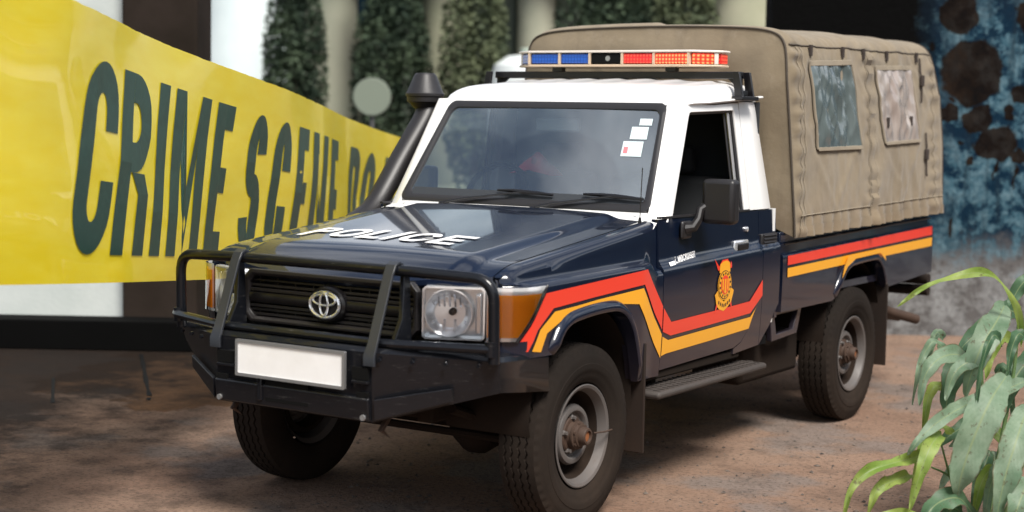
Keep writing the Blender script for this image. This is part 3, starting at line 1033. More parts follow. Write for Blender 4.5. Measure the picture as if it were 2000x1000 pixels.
# badge: three ellipses in chrome on a black boss
def ell(cx, cz, rx, rz, y, n=40, lean=0):
    return [(cx + rx * math.cos(a), y, cz + rz * math.sin(a)) for a in [2 * PI * i / n for i in range(n)]]
bd = MB().lathe([(-.690, .104), (-.724, .100), (-.733, .090), (-.735, 0)], (0, 0, .967), 'y', 36, sy=.76).build('badge', 'trim', grille)
EC = .967
mb = MB()
mb.tube(ell(0, EC, .079, .054, -.738), .0068, 8, closed=True, flat=(1, 1))
mb.tube(ell(0, EC + .020, .060, .0225, -.741), .0052, 8, closed=True)
mb.tube(ell(0, EC + .002, .0215, .047, -.743), .0052, 8, closed=True)
mb.build('emblem', 'chrome', grille)

# ---------- headlights (swept back towards the outer ends) and wrap-round corner lamps
HA, HE, HN = Vector((.500, -.728)), Vector((.908, .420)).normalized(), Vector((.420, -.908)).normalized()


def hmap(mb, s):
    """local lamp coordinates (x from .500 outwards, y = -.735 at the face) to the swept place"""
    out = []
    for x, y, z in mb.v:
        w = HA + HE * (x - .500) + HN * (-(y + .735))
        out.append((s * w.x, w.y, z))
    mb.v = out
    return mb


LAMP = [(.742, -.622), (.775, -.606), (.805, -.588), (.832, -.567), (.852, -.542), (.865, -.512), (.872, -.475), (.875, -.43), (.876, -.36)]


def lamp_path(yr, q0, q1, n, push):
    P = [Vector(p) for p in LAMP if p[1] < yr - 1e-4]
    k = len(P)
    a, b = Vector(LAMP[k - 1]), Vector(LAMP[min(k, len(LAMP) - 1)])
    if b.y > a.y:
        P.append(a.lerp(b, (yr - a.y) / (b.y - a.y)))
    L = [0]
    for a, b in zip(P, P[1:]):
        L.append(L[-1] + (b - a).length)
    out = []
    for q in linspace(q0, q1, n):
        d = q * L[-1]
        for i in range(len(P) - 1):
            if d <= L[i + 1] + 1e-9:
                a, b = P[i], P[i + 1]
                p = a.lerp(b, (d - L[i]) / max(1e-9, L[i + 1] - L[i]))
                t_ = (b - a).normalized()
                out.append(p + Vector((t_.y, -t_.x)) * push)
                break
    return out


def rear_end(z):
    return interp([(0, -.555), (.2, -.525), (.5, -.470), (.8, -.420), (1, -.385)], (z - .868) / (1.085 - .868))


for s in (1, -1):
    x0, x1, z0, z1 = .500, .757, .868, 1.082
    hl = MB()
    cy = -.735
    fr = rrect(x0, x1, z0, z1, .012)
    inn = rrect(x0 + .007, x1 - .007, z0 + .007, z1 - .007, .010)
    hl.quad_strip([[(x, -.66, z) for x, z in fr], [(x, cy, z) for x, z in fr], [(x, cy, z) for x, z in inn], [(x, -.690, z) for x, z in inn]], closed_v=True)
    b = len(hl.v); hl.v += [(x, -.690, z) for x, z in inn]; hl.f.append(tuple(range(b, b + 8)))
    H = hmap(hl, s).build('headlight', 'reflector', TR, angle=30)
    cx, cz = .607, .975
    hmap(MB().lathe([(-.726, .101), (-.733, .099), (-.733, .095), (-.722, .090), (-.70, .076), (-.680, .050), (-.672, .02), (-.672, 0)], (cx, 0, cz), 'y', 40), s).build('reflector_bowl', 'reflector', H, angle=25)
    for i in range(7):
        xx = cx - .066 + i * .022
        hh = math.sqrt(max(0, .080 ** 2 - (xx - cx) ** 2))
        hmap(MB().prism([(-.700, cz + hh), (-.718, cz + hh * .98), (-.690, cz + .022), (-.684, cz + .022)], xx - .0035, xx + .0035, 'x'), s).build('flute', 'chrome', H)
        if i % 2 == 0:
            hmap(MB().prism([(-.700, cz - hh), (-.716, cz - hh * .98), (-.690, cz - .028), (-.684, cz - .028)], xx - .005, xx + .005, 'x'), s).build('flute', 'chrome', H)
    hmap(MB().lathe([(-.672, .016), (-.712, .015), (-.720, .009), (-.720, 0)], (cx + .012, 0, cz + .004), 'y', 16), s).build('bulb', 'black', H)
    hmap(MB().box(.716, .742, -.724, -.6905, .890, 1.055), s).build('side_reflector', 'chrome', H, bevel=.006)
    hmap(MB().quad_strip([[(x, -.742 - .008 * math.sin(PI * (x - x0) / (x1 - x0)), z) for x in linspace(x0 + .004, x1 - .004, 10)] for z in linspace(z0 + .004, z1 - .004, 6)]), s).build('cover', 'lens_clear', H)

    def lamp_rows(zlo, zhi, q0, q1, push, cut=0.0):
        return [[(s * p.x, p.y, z) for p in lamp_path(rear_end(z) - cut, q0, q1, 22, push)] for z in linspace(zlo, zhi, 9)]
    ind = MB().quad_strip(lamp_rows(.868, 1.085, 0, 1, -.002)).build('corner_lamp', 'reflector', TR)
    MB().quad_strip(lamp_rows(.884, 1.056, .02, .95, .004)).build('amber_lens', 'amber', ind)
    MB().quad_strip(lamp_rows(.869, 1.084, 0, 1, .009)).build('cover', 'lens_clear', ind)
    ed = []
    for z in linspace(.866, 1.087, 14):
        p = lamp_path(rear_end(z), 1, 1, 1, .004)[0]
        ed.append((s * p.x, p.y + .003, z))
    MB().tube(ed, .005, 6).build('seal', 'seal', ind)
    rows = [[(s * p.x, p.y, z) for p in lamp_path(-.50, 0, 1, 16, pu)] for z, pu in ((.795, -.03), (.800, -.010), (.866, -.006))]
    MB().quad_strip(rows).build('nose_corner', 'navy', TR)

# ---------- doors, quarter panels
def panel(name, mat, s, ys, zlo, zhi, xf, parent=TR, n=14, ret=.035, flip=False):
    rows = []
    for y in ys:
        a, b = zlo(y), zhi(y)
        zs = linspace(a, b, n)
        rows.append([(s * (xf(y, zs[0]) - ret), y, a)] + [(s * xf(y, z), y, z) for z in zs] + [(s * (xf(y, zs[-1]) - ret), y, b)])
    rows = [[(x - s * ret, y, z) for x, y, z in rows[0]]] + rows + [[(x - s * ret, y, z) for x, y, z in rows[-1]]]
    return MB().quad_strip(rows, flip=flip).build(name, mat, parent, angle=40)


def door_x(y, z):
    sz = 1.066 + .04 * (y - .69) / 1.3
    if z > sz + .045:
        return .824 - .012 * (z - sz) / .25
    if z > sz:
        return lerp(.850, .824, sstep(0, 1, (z - sz) / .045))
    return .851 - .014 * (max(0, .95 - z) / .35) ** 2


def win_x(z):
    return lerp(.812, .735, (z - 1.31) / .55)


D_LO = [(.692, .600), (1.50, .618), (1.58, .64), (1.655, .70), (1.72, .79), (1.775, .88), (1.806, .96)]


DOORS = {}
for s in (1, -1):
    d = panel('door', 'navy', s, linspace(.692, 1.800, 60), lambda y: interp(D_LO, y), lambda y: 1.306, door_x, n=34, flip=s < 0)
    DOORS[s] = d
    # white window frame of the door
    fr_o = [(.800, 1.312), (.950, 1.575), (1.076, 1.812), (1.092, 1.842), (1.115, 1.848), (1.655, 1.868), (1.672, 1.862), (1.682, 1.60), (1.690, 1.312)]
    fr_i = [(.828, 1.3121), (.978, 1.575), (1.098, 1.785), (1.112, 1.802), (1.130, 1.806), (1.600, 1.822), (1.612, 1.816), (1.622, 1.60), (1.630, 1.3121)]
    mb = MB()
    def at(p, dx):
        return (s * (win_x(p[1]) + dx), p[0], p[1])
    mb.quad_strip([[at(p, -.05) for p in fr_o], [at(p, .006) for p in fr_o], [at(p, .006) for p in fr_i], [at(p, -.05) for p in fr_i]])
    wf = mb.build('window_frame', 'white', d, bevel=.004, angle=30)
    # dark seal inside the frame
    fi2 = [(lerp(y, 1.2, .03), z - (.012 if z > 1.5 else 0)) for y, z in fr_i]
    MB().quad_strip([[at(p, -.004) for p in fr_i], [at(p, -.010) for p in fi2], [at(p, -.05) for p in fi2]]).build('seal', 'seal', wf)
    # bright run channel at the rear of the window
    MB().tube([at((1.585, 1.81), -.02), at((1.590, 1.60), -.02), at((1.598, 1.312), -.02)], .009, 6).build('window_channel', 'alu', wf)
    MB().tube([at((1.560, 1.81), -.03), at((1.566, 1.60), -.03), at((1.575, 1.312), -.03)], .006, 6).build('window_channel', 'seal', wf)
    # belt moulding
    MB().box(s * .812 - .012, s * .812 + .006, .70, 1.69, 1.3075, 1.3175).build('belt_seal', 'seal', d)
    # handle, lock
    mb = MB().box(s * .826 - .010, s * .826 + .010, 1.49, 1.655, 1.085, 1.165)
    hb = mb.build('door_handle', 'chrome', d, bevel=.012)
    MB().box(s * .838 - .006, s * .838 + .006, 1.515, 1.64, 1.115, 1.148).build('grip', 'trim', hb, bevel=.006)
    MB().lathe([(s * .81, .013), (s * .829, .013), (s * .831, .010), (s * .831, 0)], (0, 1.645, 1.216), 'x', 16).build('lock', 'chrome', d)
    # side mirror
    mr = MB()
    my = 0 if s > 0 else .25
    mr.box(s * .97 - .085, s * .97 + .085, .985, 1.065, 1.278, 1.492)
    mir = mr.build('mirror', 'plastic', d, bevel=.022, segs=3)
    mir.location.y = my
    MB().box(s * .97 - .07, s * .97 + .07, 1.0655, 1.070, 1.285, 1.475).build('mirror_glass', 'mirror_face', mir)
    MB().tube([(s * .835, .93, 1.255), (s * .87, .945, 1.262), (s * .885, .965, 1.30), (s * .885, .985, 1.345), (s * .90, 1.0, 1.36)], [.03, .024, .02, .02, .02], 10).build('mirror_arm', 'plastic', mir)
    MB().box(s * .833 - .01, s * .833 + .012, .885, .985, 1.205, 1.290).build('mirror_base', 'plastic', mir, bevel=.012)
    # rear quarter, lower (navy) and upper (white)
    Q_LO = [(1.575, .625), (1.66, .655), (1.74, .74), (1.80, .86), (1.806, .62), (1.95, .70), (1.99, .76), (2.03, .80)]
    q = panel('quarter_panel', 'navy', s, linspace(1.806, 2.022, 14), lambda y: interp([(1.806, .60), (1.93, .70), (1.975, .76), (2.022, .80)], y), lambda y: 1.306, door_x, n=34, flip=s < 0)
    # corner under the door's slanted rear edge
    panel('sill_corner', 'navy', s, linspace(1.50, 1.8055, 16), lambda y: interp([(1.50, .585), (1.80, .60)], y), lambda y: interp(D_LO, y) - .006, lambda y, z: door_x(y, z) - .001, n=8, flip=s < 0)
    # air vent with louvres on the quarter panel
    vt = MB().box(s * .826 - .015, s * .826 + .010, 1.815, 2.010, 1.083, 1.182).build('air_vent', 'plastic', q, bevel=.006)
    for i in range(5):
        z = 1.096 + i * .018
        MB().prism([(s * .836, z), (s * .843, z + .003), (s * .836, z + .011)], 1.835, 1.992, 'y').build('louvre', 'plastic', vt)
    # white upper quarter
    edge_r = lambda z: lerp(1.985, 1.905, (z - 1.31) / .56)
    rows = []
    for z in linspace(1.3122, 1.868, 14):
        x = win_x(z)
        y0, y1 = lerp(1.694, 1.680, (z - 1.31) / .56), edge_r(z)
        rows.append([(s * (x - .05), y0, z), (s * (x + .004), y0, z), (s * (x + .006), lerp(y0, y1, .5), z), (s * (x + .003), y1 - .03, z), (s * (x - .008), y1 - .010, z), (s * (x - .03), y1, z), (s * (x - .12), y1 + .006, z)])
    MB().quad_strip(rows).build('pillar', 'white', TR, angle=50)
    # A pillar between windscreen and door frame
    def aw(z):  # windscreen edge
        k = (z - 1.334) / .503
        return (lerp(.727, .639, k), lerp(.76, 1.082, k))
    rows = []
    for z in linspace(1.29, 1.86, 12):
        ex, ey = aw(z)
        yo = interp([(1.29, .782), (1.312, .794), (1.575, .944), (1.812, 1.070), (1.86, 1.095)], z)
        xo = win_x(z)
        rows.append([(s * (ex - .008), ey + .006, z), (s * (ex + .004), ey - .012, z), (s * lerp(ex, xo, .45), lerp(ey, yo, .45) - .016, z), (s * (xo - .020), yo - .024, z), (s * (xo - .004), yo - .012, z), (s * (xo + .004), yo - .003, z), (s * (xo - .05), yo - .002, z)])
    MB().quad_strip(rows).build('pillar', 'white', TR, angle=50)
    # door bottom sill and running board
    MB().box(s * .79 - .05, s * .79 + .035, .47, 1.60, .555, .60).build('sill', 'under', TR, bevel=.01)
    st = MB()
    st.box(s * .845 - .085, s * .845 + .085, .53, 1.72, .490, .525)
    sb = st.build('side_step', 'step', TR, bevel=.014)
    for i in range(24):
        for j in range(3):
            y = .57 + i * .048 + (j % 2) * .024
            x = s * (.79 + j * .05)
            MB().box(x - .016, x + .016, y - .005, y + .005, .524, .529).build('tread_bar', 'step', sb)
    for y in (.75, 1.5):
        MB().box(s * .72 - .10, s * .72 + .06, y - .02, y + .02, .48, .56).build('step_bracket', 'under', sb)

# scuttle (white strip under the windscreen) and dash panel
rows = []
for x in linspace(-.806, .806, 32):
    e = .085 * sstep(.69, .806, abs(x))
    rows.append([(x, .66, 1.262), (x, .672 + e * .3, 1.294), (x, .70 + e, 1.310), (x, .742 + e, 1.328), (x, .78 + e, 1.331)])
MB().quad_strip(rows).build('scuttle', 'white', TR)

# windscreen
def ws(x, k):
    """k 0 bottom .. 1 top, x -1..1 across"""
    hw = lerp(.727, .639, k)
    return Vector((x * hw, lerp(.76, 1.082, k) - .006 * (1 - x * x), lerp(1.334, 1.837, k)))
WN = Vector((0, -.842, .539))
def ws_loop(inset, off, n=8):
    pts = []
    r = .07
    def add(cx, ck, a0):
        for i in range(n + 1):
            a = a0 + PI / 2 * i / n
            pts.append((cx + r * math.cos(a) * .8, ck + r * math.sin(a) * 1.1))
    i = inset
    e, f = 1 - i - r * .8, i * 1.25 + r * 1.1
    add(e, 1 - f, 0); add(-e, 1 - f, PI / 2); add(-e, f, PI); add(e, f, 1.5 * PI)
    return [ws(x, k) + WN * off for x, k in pts]
wsc = MB().quad_strip([[ws(x, k) + WN * .002 for x in linspace(-.965, .965, 12)] for k in linspace(.045, .955, 8)]).build('windscreen', 'windscreen', TR)
MB().quad_strip([ws_loop(-.012, -.012), ws_loop(-.010, .012), ws_loop(.012, .017), ws_loop(.040, .010), ws_loop(.046, -.002)], closed_v=True).build('seal', 'seal', wsc)
# dark band at the foot of the glass, stickers
MB().quad_strip([[ws(x, k) + WN * .0045 for x in linspace(-.94, .94, 12)] for k in (.055, .125)]).build('shade_band', 'band', wsc, smooth=False)
for (x0, x1, k0, k1, mt) in ((.80, .905, .80, .865, 'sticker'), (.745, .885, .665, .785, 'sticker'), (.700, .865, .50, .645, 'sticker')):
    MB().quad_strip([[ws(x, k) + WN * .005 for x in (x0 + (k1 - k) * 0, x1)] for k in (k0, k1)]).build('sticker', mt, wsc, smooth=False)
MB().quad_strip([[ws(x, k) + WN * .0065 for x in (.715, .750)] for k in (.53, .59)]).build('sticker', 'sticker_red', wsc, smooth=False)

# wipers
for bx, tipx in ((-.44, .02), (.10, .52)):
    base = ws(bx / .72, -.035) + WN * .02
    tip = ws(tipx / .70, .105) + WN * .028
    w = MB().tube([base, base.lerp(tip, .25) + WN * .012, tip], [.013, .011, .006], 8, flat=(1, .6)).build('wiper', 'trim', TR)
    a, b = ws((tipx - .16) / .72, .115) + WN * .020, ws((tipx + .17) / .72, .092) + WN * .020
    MB().tube([a, a.lerp(b, .3) + WN * .008, tip - WN * .004, a.lerp(b, .75) + WN * .006, b], [.006, .009, .011, .009, .006], 8).build('blade', 'trim', w)
    MB().lathe([(0, .022), (.02, .02), (.028, .012), (.03, 0)], tuple(base - Vector((0, 0, .02))), 'z', 14).build('pivot', 'trim', w)

# header over the windscreen and roof
def gut(y):
    return 1.846 + .050 * (y - 1.10) / .8
rows = []
for y, k, hw in ((1.074, -.12, .645), (1.080, .06, .665), (1.094, .24, .685), (1.115, .42, .705), (1.15, .62, .722), (1.20, .80, .733), (1.27, .92, .738), (1.36, .98, .74), (1.5, 1, .74), (1.65, 1, .74), (1.78, .97, .74), (1.85, .86, .738), (1.895, .62, .73), (1.918, .3, .715), (1.922, -.1, .70)):
    row = []
    for q in linspace(-1, 1, 65):
        u = abs(q)
        if u < .84:
            x, h = q * .93 / .84 * .93, 1 - .16 * (u / .84) ** 3
        else:
            a = (u - .84) / .16 * PI / 2
            x = math.copysign(.93 * .93 + (1 - .93 * .93) * math.sin(a), q)
            h = .84 * math.cos(a) ** .8 if a < PI / 2 - 1e-6 else 0
        rib = 0
        if u < .8:
            rib = .007 * max(0, math.sin(q * PI * 8.5)) ** .6 * sstep(1.42, 1.50, y) * (1 - sstep(1.86, 1.9, y)) if math.sin(q * PI * 8.5) > 0 else 0
        row.append((x * hw, y - .0 * u, gut(y) + .098 * h * k + rib))
    rows.append(row)
roof = MB().quad_strip(rows).build('roof', 'white', TR, angle=50)
for s in (1, -1):
    MB().tube([(s * .715, 1.075, 1.838), (s * .742, 1.13, 1.850), (s * .748, 1.3, gut(1.3) - .002), (s * .75, 1.6, gut(1.6) - .002), (s * .748, 1.93, gut(1.93) - .003)], .011, 8, flat=(1.6, .8)).build('drip_rail', 'white', roof)
    MB().tube([(s * .724, 1.085, 1.836), (s * .735, 1.13, 1.840), (s * .742, 1.4, gut(1.4) - .014), (s * .742, 1.66, gut(1.66) - .014)], .005, 6).build('seal', 'seal', roof)
# cab rear wall with window
mb = MB()
mb.box(-.72, .72, 1.905, 1.93, 1.31, 1.42); mb.box(-.72, .72, 1.905, 1.93, 1.78, 1.90)
mb.box(-.72, -.5, 1.905, 1.93, 1.42, 1.78); mb.box(.5, .72, 1.905, 1.93, 1.42, 1.78)
mb.box(-.82, .82, 1.98, 2.01, .70, 1.31)
mb.build('cab_rear_wall', 'white', TR, smooth=False)
MB().box(-.5, .5, 1.915, 1.920, 1.42, 1.78).build('rear_window', 'windscreen', TR)
MB().box(-.76, .76, 1.885, 1.900, .63, 1.87).build('bulkhead_lining', 'lining', TR)
# interior
mb = MB(); mb.box(-.80, .80, .66, 1.98, .585, .63); mb.box(-.78, .78, .60, .66, .60, 1.255); mb.box(-.60, .60, -.60, .62, .62, 1.02)
mb.build('inner_body', 'interior', TR, smooth=False)
MB().prism([(.78, 1.20), (.70, 1.315), (.95, 1.335), (1.03, 1.30), (1.05, 1.10)], -.70, .70, 'x').build('dashboard', 'dash', TR, bevel=.015)
MB().box(-.70, .70, 1.11, 1.88, gut(1.5) - .045, gut(1.5) - .03).build('headliner', 'dash', TR)
mb = MB(); mb.tube([(-.38 + .19 * math.cos(a), 1.13 + .06 * math.sin(a), 1.345 + .17 * math.sin(a)) for a in [2 * PI * i / 28 for i in range(28)]], .016, 8, closed=True)
sw = mb.build('steering_wheel', 'interior', TR)
MB().tube([(-.38, .98, 1.24), (-.38, 1.13, 1.345)], .03, 10).build('steering_column', 'interior', sw)
MB().tube([(-.57, 1.13, 1.345), (-.19, 1.13, 1.345)], .016, 8).build('spoke', 'interior', sw)
for x, w in ((-.38, .24), (.32, .36)):
    se = MB().box(x - w, x + w, 1.25, 1.75, .85, 1.02).build('seat', 'seat', TR, bevel=.05, segs=3)
    MB().prism([(1.68, .98), (1.60, 1.02), (1.72, 1.475), (1.80, 1.475), (1.84, .98)], x - w, x + w, 'x').build('backrest', 'seat', se, bevel=.04, segs=3)
    MB().box(x - .12, x + .12, 1.75, 1.83, 1.485, 1.63).build('headrest', 'seat', se, bevel=.03, segs=3)
MB().box(-.13, .13, 1.10, 1.12, 1.70, 1.765).build('rear_view_mirror', 'dash', TR, bevel=.008)

# red cloth on the dash
mb = MB()
rows = []
for i in range(14):
    rows.append([Vector((-.62 + i * .022, 1.60 + j * .022, 1.478 - .004 * abs(i - 6) + .085 * math.sin(PI * i / 13) * math.sin(PI * j / 7) * (1 + .7 * noise.noise(Vector((i * .5, j * .6, 2)))))) for j in range(8)])
rc = mb.quad_strip(rows).build('red_cloth', 'red_cloth')
tag(rc, 'crumpled red cloth on top of the driver seat behind the windscreen', 'cloth')

# ---------- stripes on the side
def strip(poly, s, mat, xf, parent, off=.0035, name='stripe'):
    """poly: list of (top, bottom) pairs of (y, z) along the band"""
    rows = []
    for (a, b), (c, d) in zip(poly, poly[1:]):
        n = max(2, int(math.hypot(c[0] - a[0], c[1] - a[1]) / .03))
        for i in range(n):
            k = i / n
            p, q = (lerp(a[0], c[0], k), lerp(a[1], c[1], k)), (lerp(b[0], d[0], k), lerp(b[1], d[1], k))
            rows.append([(s * (xf(lerp(p[0], q[0], m), lerp(p[1], q[1], m)) + off), lerp(p[0], q[0], m), lerp(p[1], q[1], m)) for m in linspace(0, 1, 5)])
    a, b = poly[-1]
    rows.append([(s * (xf(lerp(a[0], b[0], m), lerp(a[1], b[1], m)) + off), lerp(a[0], b[0], m), lerp(a[1], b[1], m)) for m in linspace(0, 1, 5)])
    return MB().quad_strip(rows).build(name, mat, parent)


for s in (1, -1):
    fen = [o for o in TR.children if o.name.startswith('fender')][0 if s > 0 else 1]
    strip([((-.553, .832), (-.495, .822)), ((-.505, .900), (-.435, .905)), ((-.375, 1.052), (-.315, .985)), ((0.0, 1.068), (.02, 1.003)), ((.505, 1.090), (.475, 1.023)), ((.60, .995), (.60, .880)), ((.682, .905), (.682, .795))], s, 'red', side_x, fen)
    strip([((-.472, .822), (-.405, .812)), ((-.415, .905), (-.362, .885)), ((-.305, .970), (-.255, .925)), ((-.10, .980), (-.09, .962)), ((.05, .990), (.06, .972)), ((.465, 1.007), (.425, .938)), ((.60, .858), (.60, .745)), ((.682, .772), (.682, .660))], s, 'yellow', lambda y, z: side_x(y, z), fen)
    d = DOORS[s]
    strip([((.694, .895), (.694, .783)), ((.745, .838), (.74, .735 + .0)), ((.795, .832), (.765, .772)), ((.80, .833), (.81, .768))][0:1] + [((.775, .822), (.775, .757)), ((1.20, .832), (1.20, .768)), ((1.645, .845), (1.66, .782)), ((1.797, .945), (1.800, .862))], s, 'red', door_x, d)
    strip([((.694, .760), (.694, .668)), ((.752, .738), (.742, .675)), ((1.20, .750), (1.20, .687)), ((1.665, .762), (1.655, .702)), ((1.745, .815), (1.710, .790))], s, 'yellow', door_x, d)
    # badge on the door
    bx = s * .8535
    def badge_map(px, py, s=s):
        y = (.835 + px + py * .012) if s > 0 else (1.07 - px - py * .012)
        z = 1.093 + py * .030 + (px if s > 0 else px) * .08
        return (s * (door_x(y, z) + .003), y, z)
    mb = MB()
    x0 = 0
    for ch, w in (('L', .018), ('A', .018), ('N', .017), ('D', .017), ('C', .022), ('R', .017), ('U' , .016), ('I', .006), ('S', .016), ('E', .015), ('R', .017)):
        for q in glyph(ch, w, .0055, .2, .3):
            b = len(mb.v); mb.v += [badge_map(x0 + a, c) for a, c in q]; mb.f.append((b, b + 1, b + 2, b + 3))
        x0 += w + .0035
    lb = mb.build('model_badge', 'letter_white', d, smooth=False)
    mb = MB(); q = [badge_map(-.068, -.1), badge_map(-.006, -.1), badge_map(-.006, .45), badge_map(-.068, .45)]
    b = len(mb.v); mb.v += q; mb.f.append((0, 1, 2, 3)); mb.build('model_badge', 'letter_white', d, smooth=False)

    # crest on the door
    def dec(poly, mat, off, name='crest', parent=d):
        mb = MB(); mb.v = [(s * (door_x(y, z) + off), y, z) for y, z in poly]; mb.f = [tuple(range(len(poly)))]
        return mb.build(name, mat, parent, smooth=False)
    cy, cz = 1.335, .955
    oval = lambda ry, rz, n=32: [(cy + ry * math.cos(2 * PI * i / n), cz + rz * math.sin(2 * PI * i / n)) for i in range(n)]
    dec([(cy - .075, cz + .075), (cy - .11, cz + .135), (cy - .065, cz + .095), (cy - .03, cz + .125), (cy + .03, cz + .128), (cy + .065, cz + .10), (cy + .105, cz + .155), (cy + .082, cz + .08)], 'red', .0035)
    dec([(cy - .062, cz + .062), (cy - .055, cz + .105), (cy - .02, cz + .118), (cy + .02, cz + .12), (cy + .055, cz + .108), (cy + .062, cz + .062)], 'yellow', .005)
    dec([(cy - .105, cz - .045), (cy - .075, cz - .025), (cy - .06, cz - .055), (cy, cz - .085), (cy + .06, cz - .05), (cy + .078, cz - .02), (cy + .11, cz - .035), (cy + .10, cz - .06), (cy + .085, cz - .09), (cy + .045, cz - .115), (cy, cz - .132), (cy - .05, cz - .12), (cy - .085, cz - .098), (cy - .092, cz - .07)], 'yellow', .0042)
    for w in (-1, 1):
        dec([(cy + w * .085, cz - .09), (cy + w * .10, cz - .135), (cy + w * .094, cz - .137), (cy + w * .072, cz - .10)], 'red', .0044)
    dec(oval(.078, .077), 'yellow', .0056)
    dec(oval(.073, .072), 'navy', .0066)
    dec(oval(.069, .068), 'yellow', .0076)
    dec(oval(.046, .048), 'red', .0086)
    dec([(cy - .034, cz - .02), (cy, cz - .045), (cy + .034, cz - .02), (cy + .034, cz + .03), (cy - .034, cz + .03)], 'yellow', .0096)
    for w in (-.014, .014):
        dec([(cy + w - .005, cz - .03), (cy + w + .005, cz - .03), (cy + w + .005, cz + .032), (cy + w - .005, cz + .032)], 'red', .0106)
    for i in range(14):
        a = 2 * PI * i / 14 + .2
        yy, zz_ = cy + .058 * math.cos(a), cz + .058 * math.sin(a)
        dec([(yy - .006, zz_ - .005), (yy + .006, zz_ - .005), (yy + .006, zz_ + .005), (yy - .006, zz_ + .005)], 'navy', .0096)
    for i in range(7):
        yy = cy - .06 + i * .02
        zz_ = cz - .10 + .02 * (abs(i - 3) / 3) ** 1.5 - .004
        dec([(yy - .005, zz_ - .008), (yy + .005, zz_ - .008), (yy + .005, zz_ + .008), (yy - .005, zz_ + .008)], 'navy', .0062)

# antenna on the fender
an = MB().tube([(.752, .625, 1.285), (.752, .625, 1.315)], [.010, .006], 8).tube([(.752, .625, 1.315), (.755, .632, 1.545)], .0022, 6)
an.build('antenna', 'trim', TR)

# ---------- bed
def bed_top(y):
    return 1.060 + .046 * (y - 2.07) / 2.45


def bed_x(y, z):
    return .846 - .004 * ((z - .95) / .2) ** 2


BS = {}
for s in (1, -1):
    rows = []
    for y in linspace(2.072, 4.528, 160):
        lo, hi = interp(ARCH_R, y), bed_top(y)
        col = [(.78, hi - .003), (.825, hi), (.838, hi - .003), (.844, hi - .010), (.846, hi - .022)] + [(bed_x(y, z), z) for z in linspace(hi - .03, lo, 12)] + [(bed_x(y, lo) - .05, lo + .003)]
        rows.append([(s * x, y, z) for x, z in col])
    rows = [[(x - s * .04, y, z) for x, y, z in rows[0]]] + rows + [[(x - s * .04, y, z) for x, y, z in rows[-1]]]
    bs = MB().quad_strip(rows).build('bed_side', 'navy', TR, angle=40)
    BS[s] = bs
    flare(s, ARCH_R, 2, 12, .018, .042, base=.846)
    zt = bed_top
    # stripes run along the whole side; the yellow one steps over the flare
    strip([((2.13, zt(2.13) - .012), (2.13, zt(2.13) - .062)), ((4.50, zt(4.5) - .004), (4.50, zt(4.5) - .062))], s, 'red', bed_x, bs)
    yl = []
    for y in (2.13, 2.85, 4.50):
        yl.append(((y, zt(y) - .078), (y, zt(y) - (.128 if y < 4 else .135))))
    strip(yl, s, 'yellow', bed_x, bs)
    # flare part of the yellow stripe
    strip([((2.91, .935), (2.885, .87)), ((2.98, zt(2.98) - .076), (2.965, .935)), ((3.1, zt(3.1) - .078), (3.09, .975)), ((3.5, zt(3.5) - .078), (3.5, .985)), ((3.57, zt(3.57) - .08), (3.60, .93))], s, 'yellow', lambda y, z: .846, bs, .020)
    # upper rail above the side, under the canvas
    mb = MB(); mb.box(s * .80 - .02, s * .80 + .012, 2.10, 4.515, 1.058, 1.175)
    mb.build('bed_rail', 'navy', TR, bevel=.006)
    MB().tube([(s * .83, 2.12, 1.112), (s * .83, 4.50, 1.155)], .006, 6).build('lashing_rail', 'trim', TR)
    # sill frame bracket between cab and rear wheel
    mb = MB()
    o_ = [(2.03, .745), (2.46, .745), (2.40, .60), (2.06, .585)]
    i_ = [(2.09, .725), (2.40, .728), (2.35, .63), (2.12, .62)]
    mb.quad_strip([[(s * .80, y, z) for y, z in o_], [(s * .80, y, z) for y, z in i_], [(s * .77, y, z) for y, z in i_], [(s * .77, y, z) for y, z in o_]], closed_u=True, closed_v=True)
    mb.build('bed_bracket', 'navy', TR, smooth=False, bevel=.004)
    # rear wheel well
    rows = []
    for x in (.42, .80):
        rows.append([(s * x, 3.24 + .45 * math.cos(a), max(.5, .52 + .43 * math.sin(a))) for a in linspace(-.1, PI + .1, 18)])
    MB().quad_strip(rows).build('wheel_well', 'under', TR)
    # mud flaps
    MB().box(s * .76 - .13, s * .76 + .10, 3.665, 3.68, .27, .78).build('mud_flap', 'flap', TR, bevel=.004)
    MB().box(s * .76 - .12, s * .76 + .105, .50, .515, .24, .75).build('mud_flap', 'flap', TR, bevel=.004)
    # tail lamp
    MB().box(s * .80 - .035, s * .80 + .035, 4.532, 4.552, .86, 1.02).build('tail_lamp', 'lens_red', TR, bevel=.006)
mb = MB(); mb.box(-.80, .80, 2.06, 4.50, .80, .84); mb.box(-.82, .82, 2.035, 2.066, .72, 1.06); mb.box(-.84, .84, 4.505, 4.530, .80, 1.10)
mb.build('bed_floor', 'navy', TR, smooth=False)

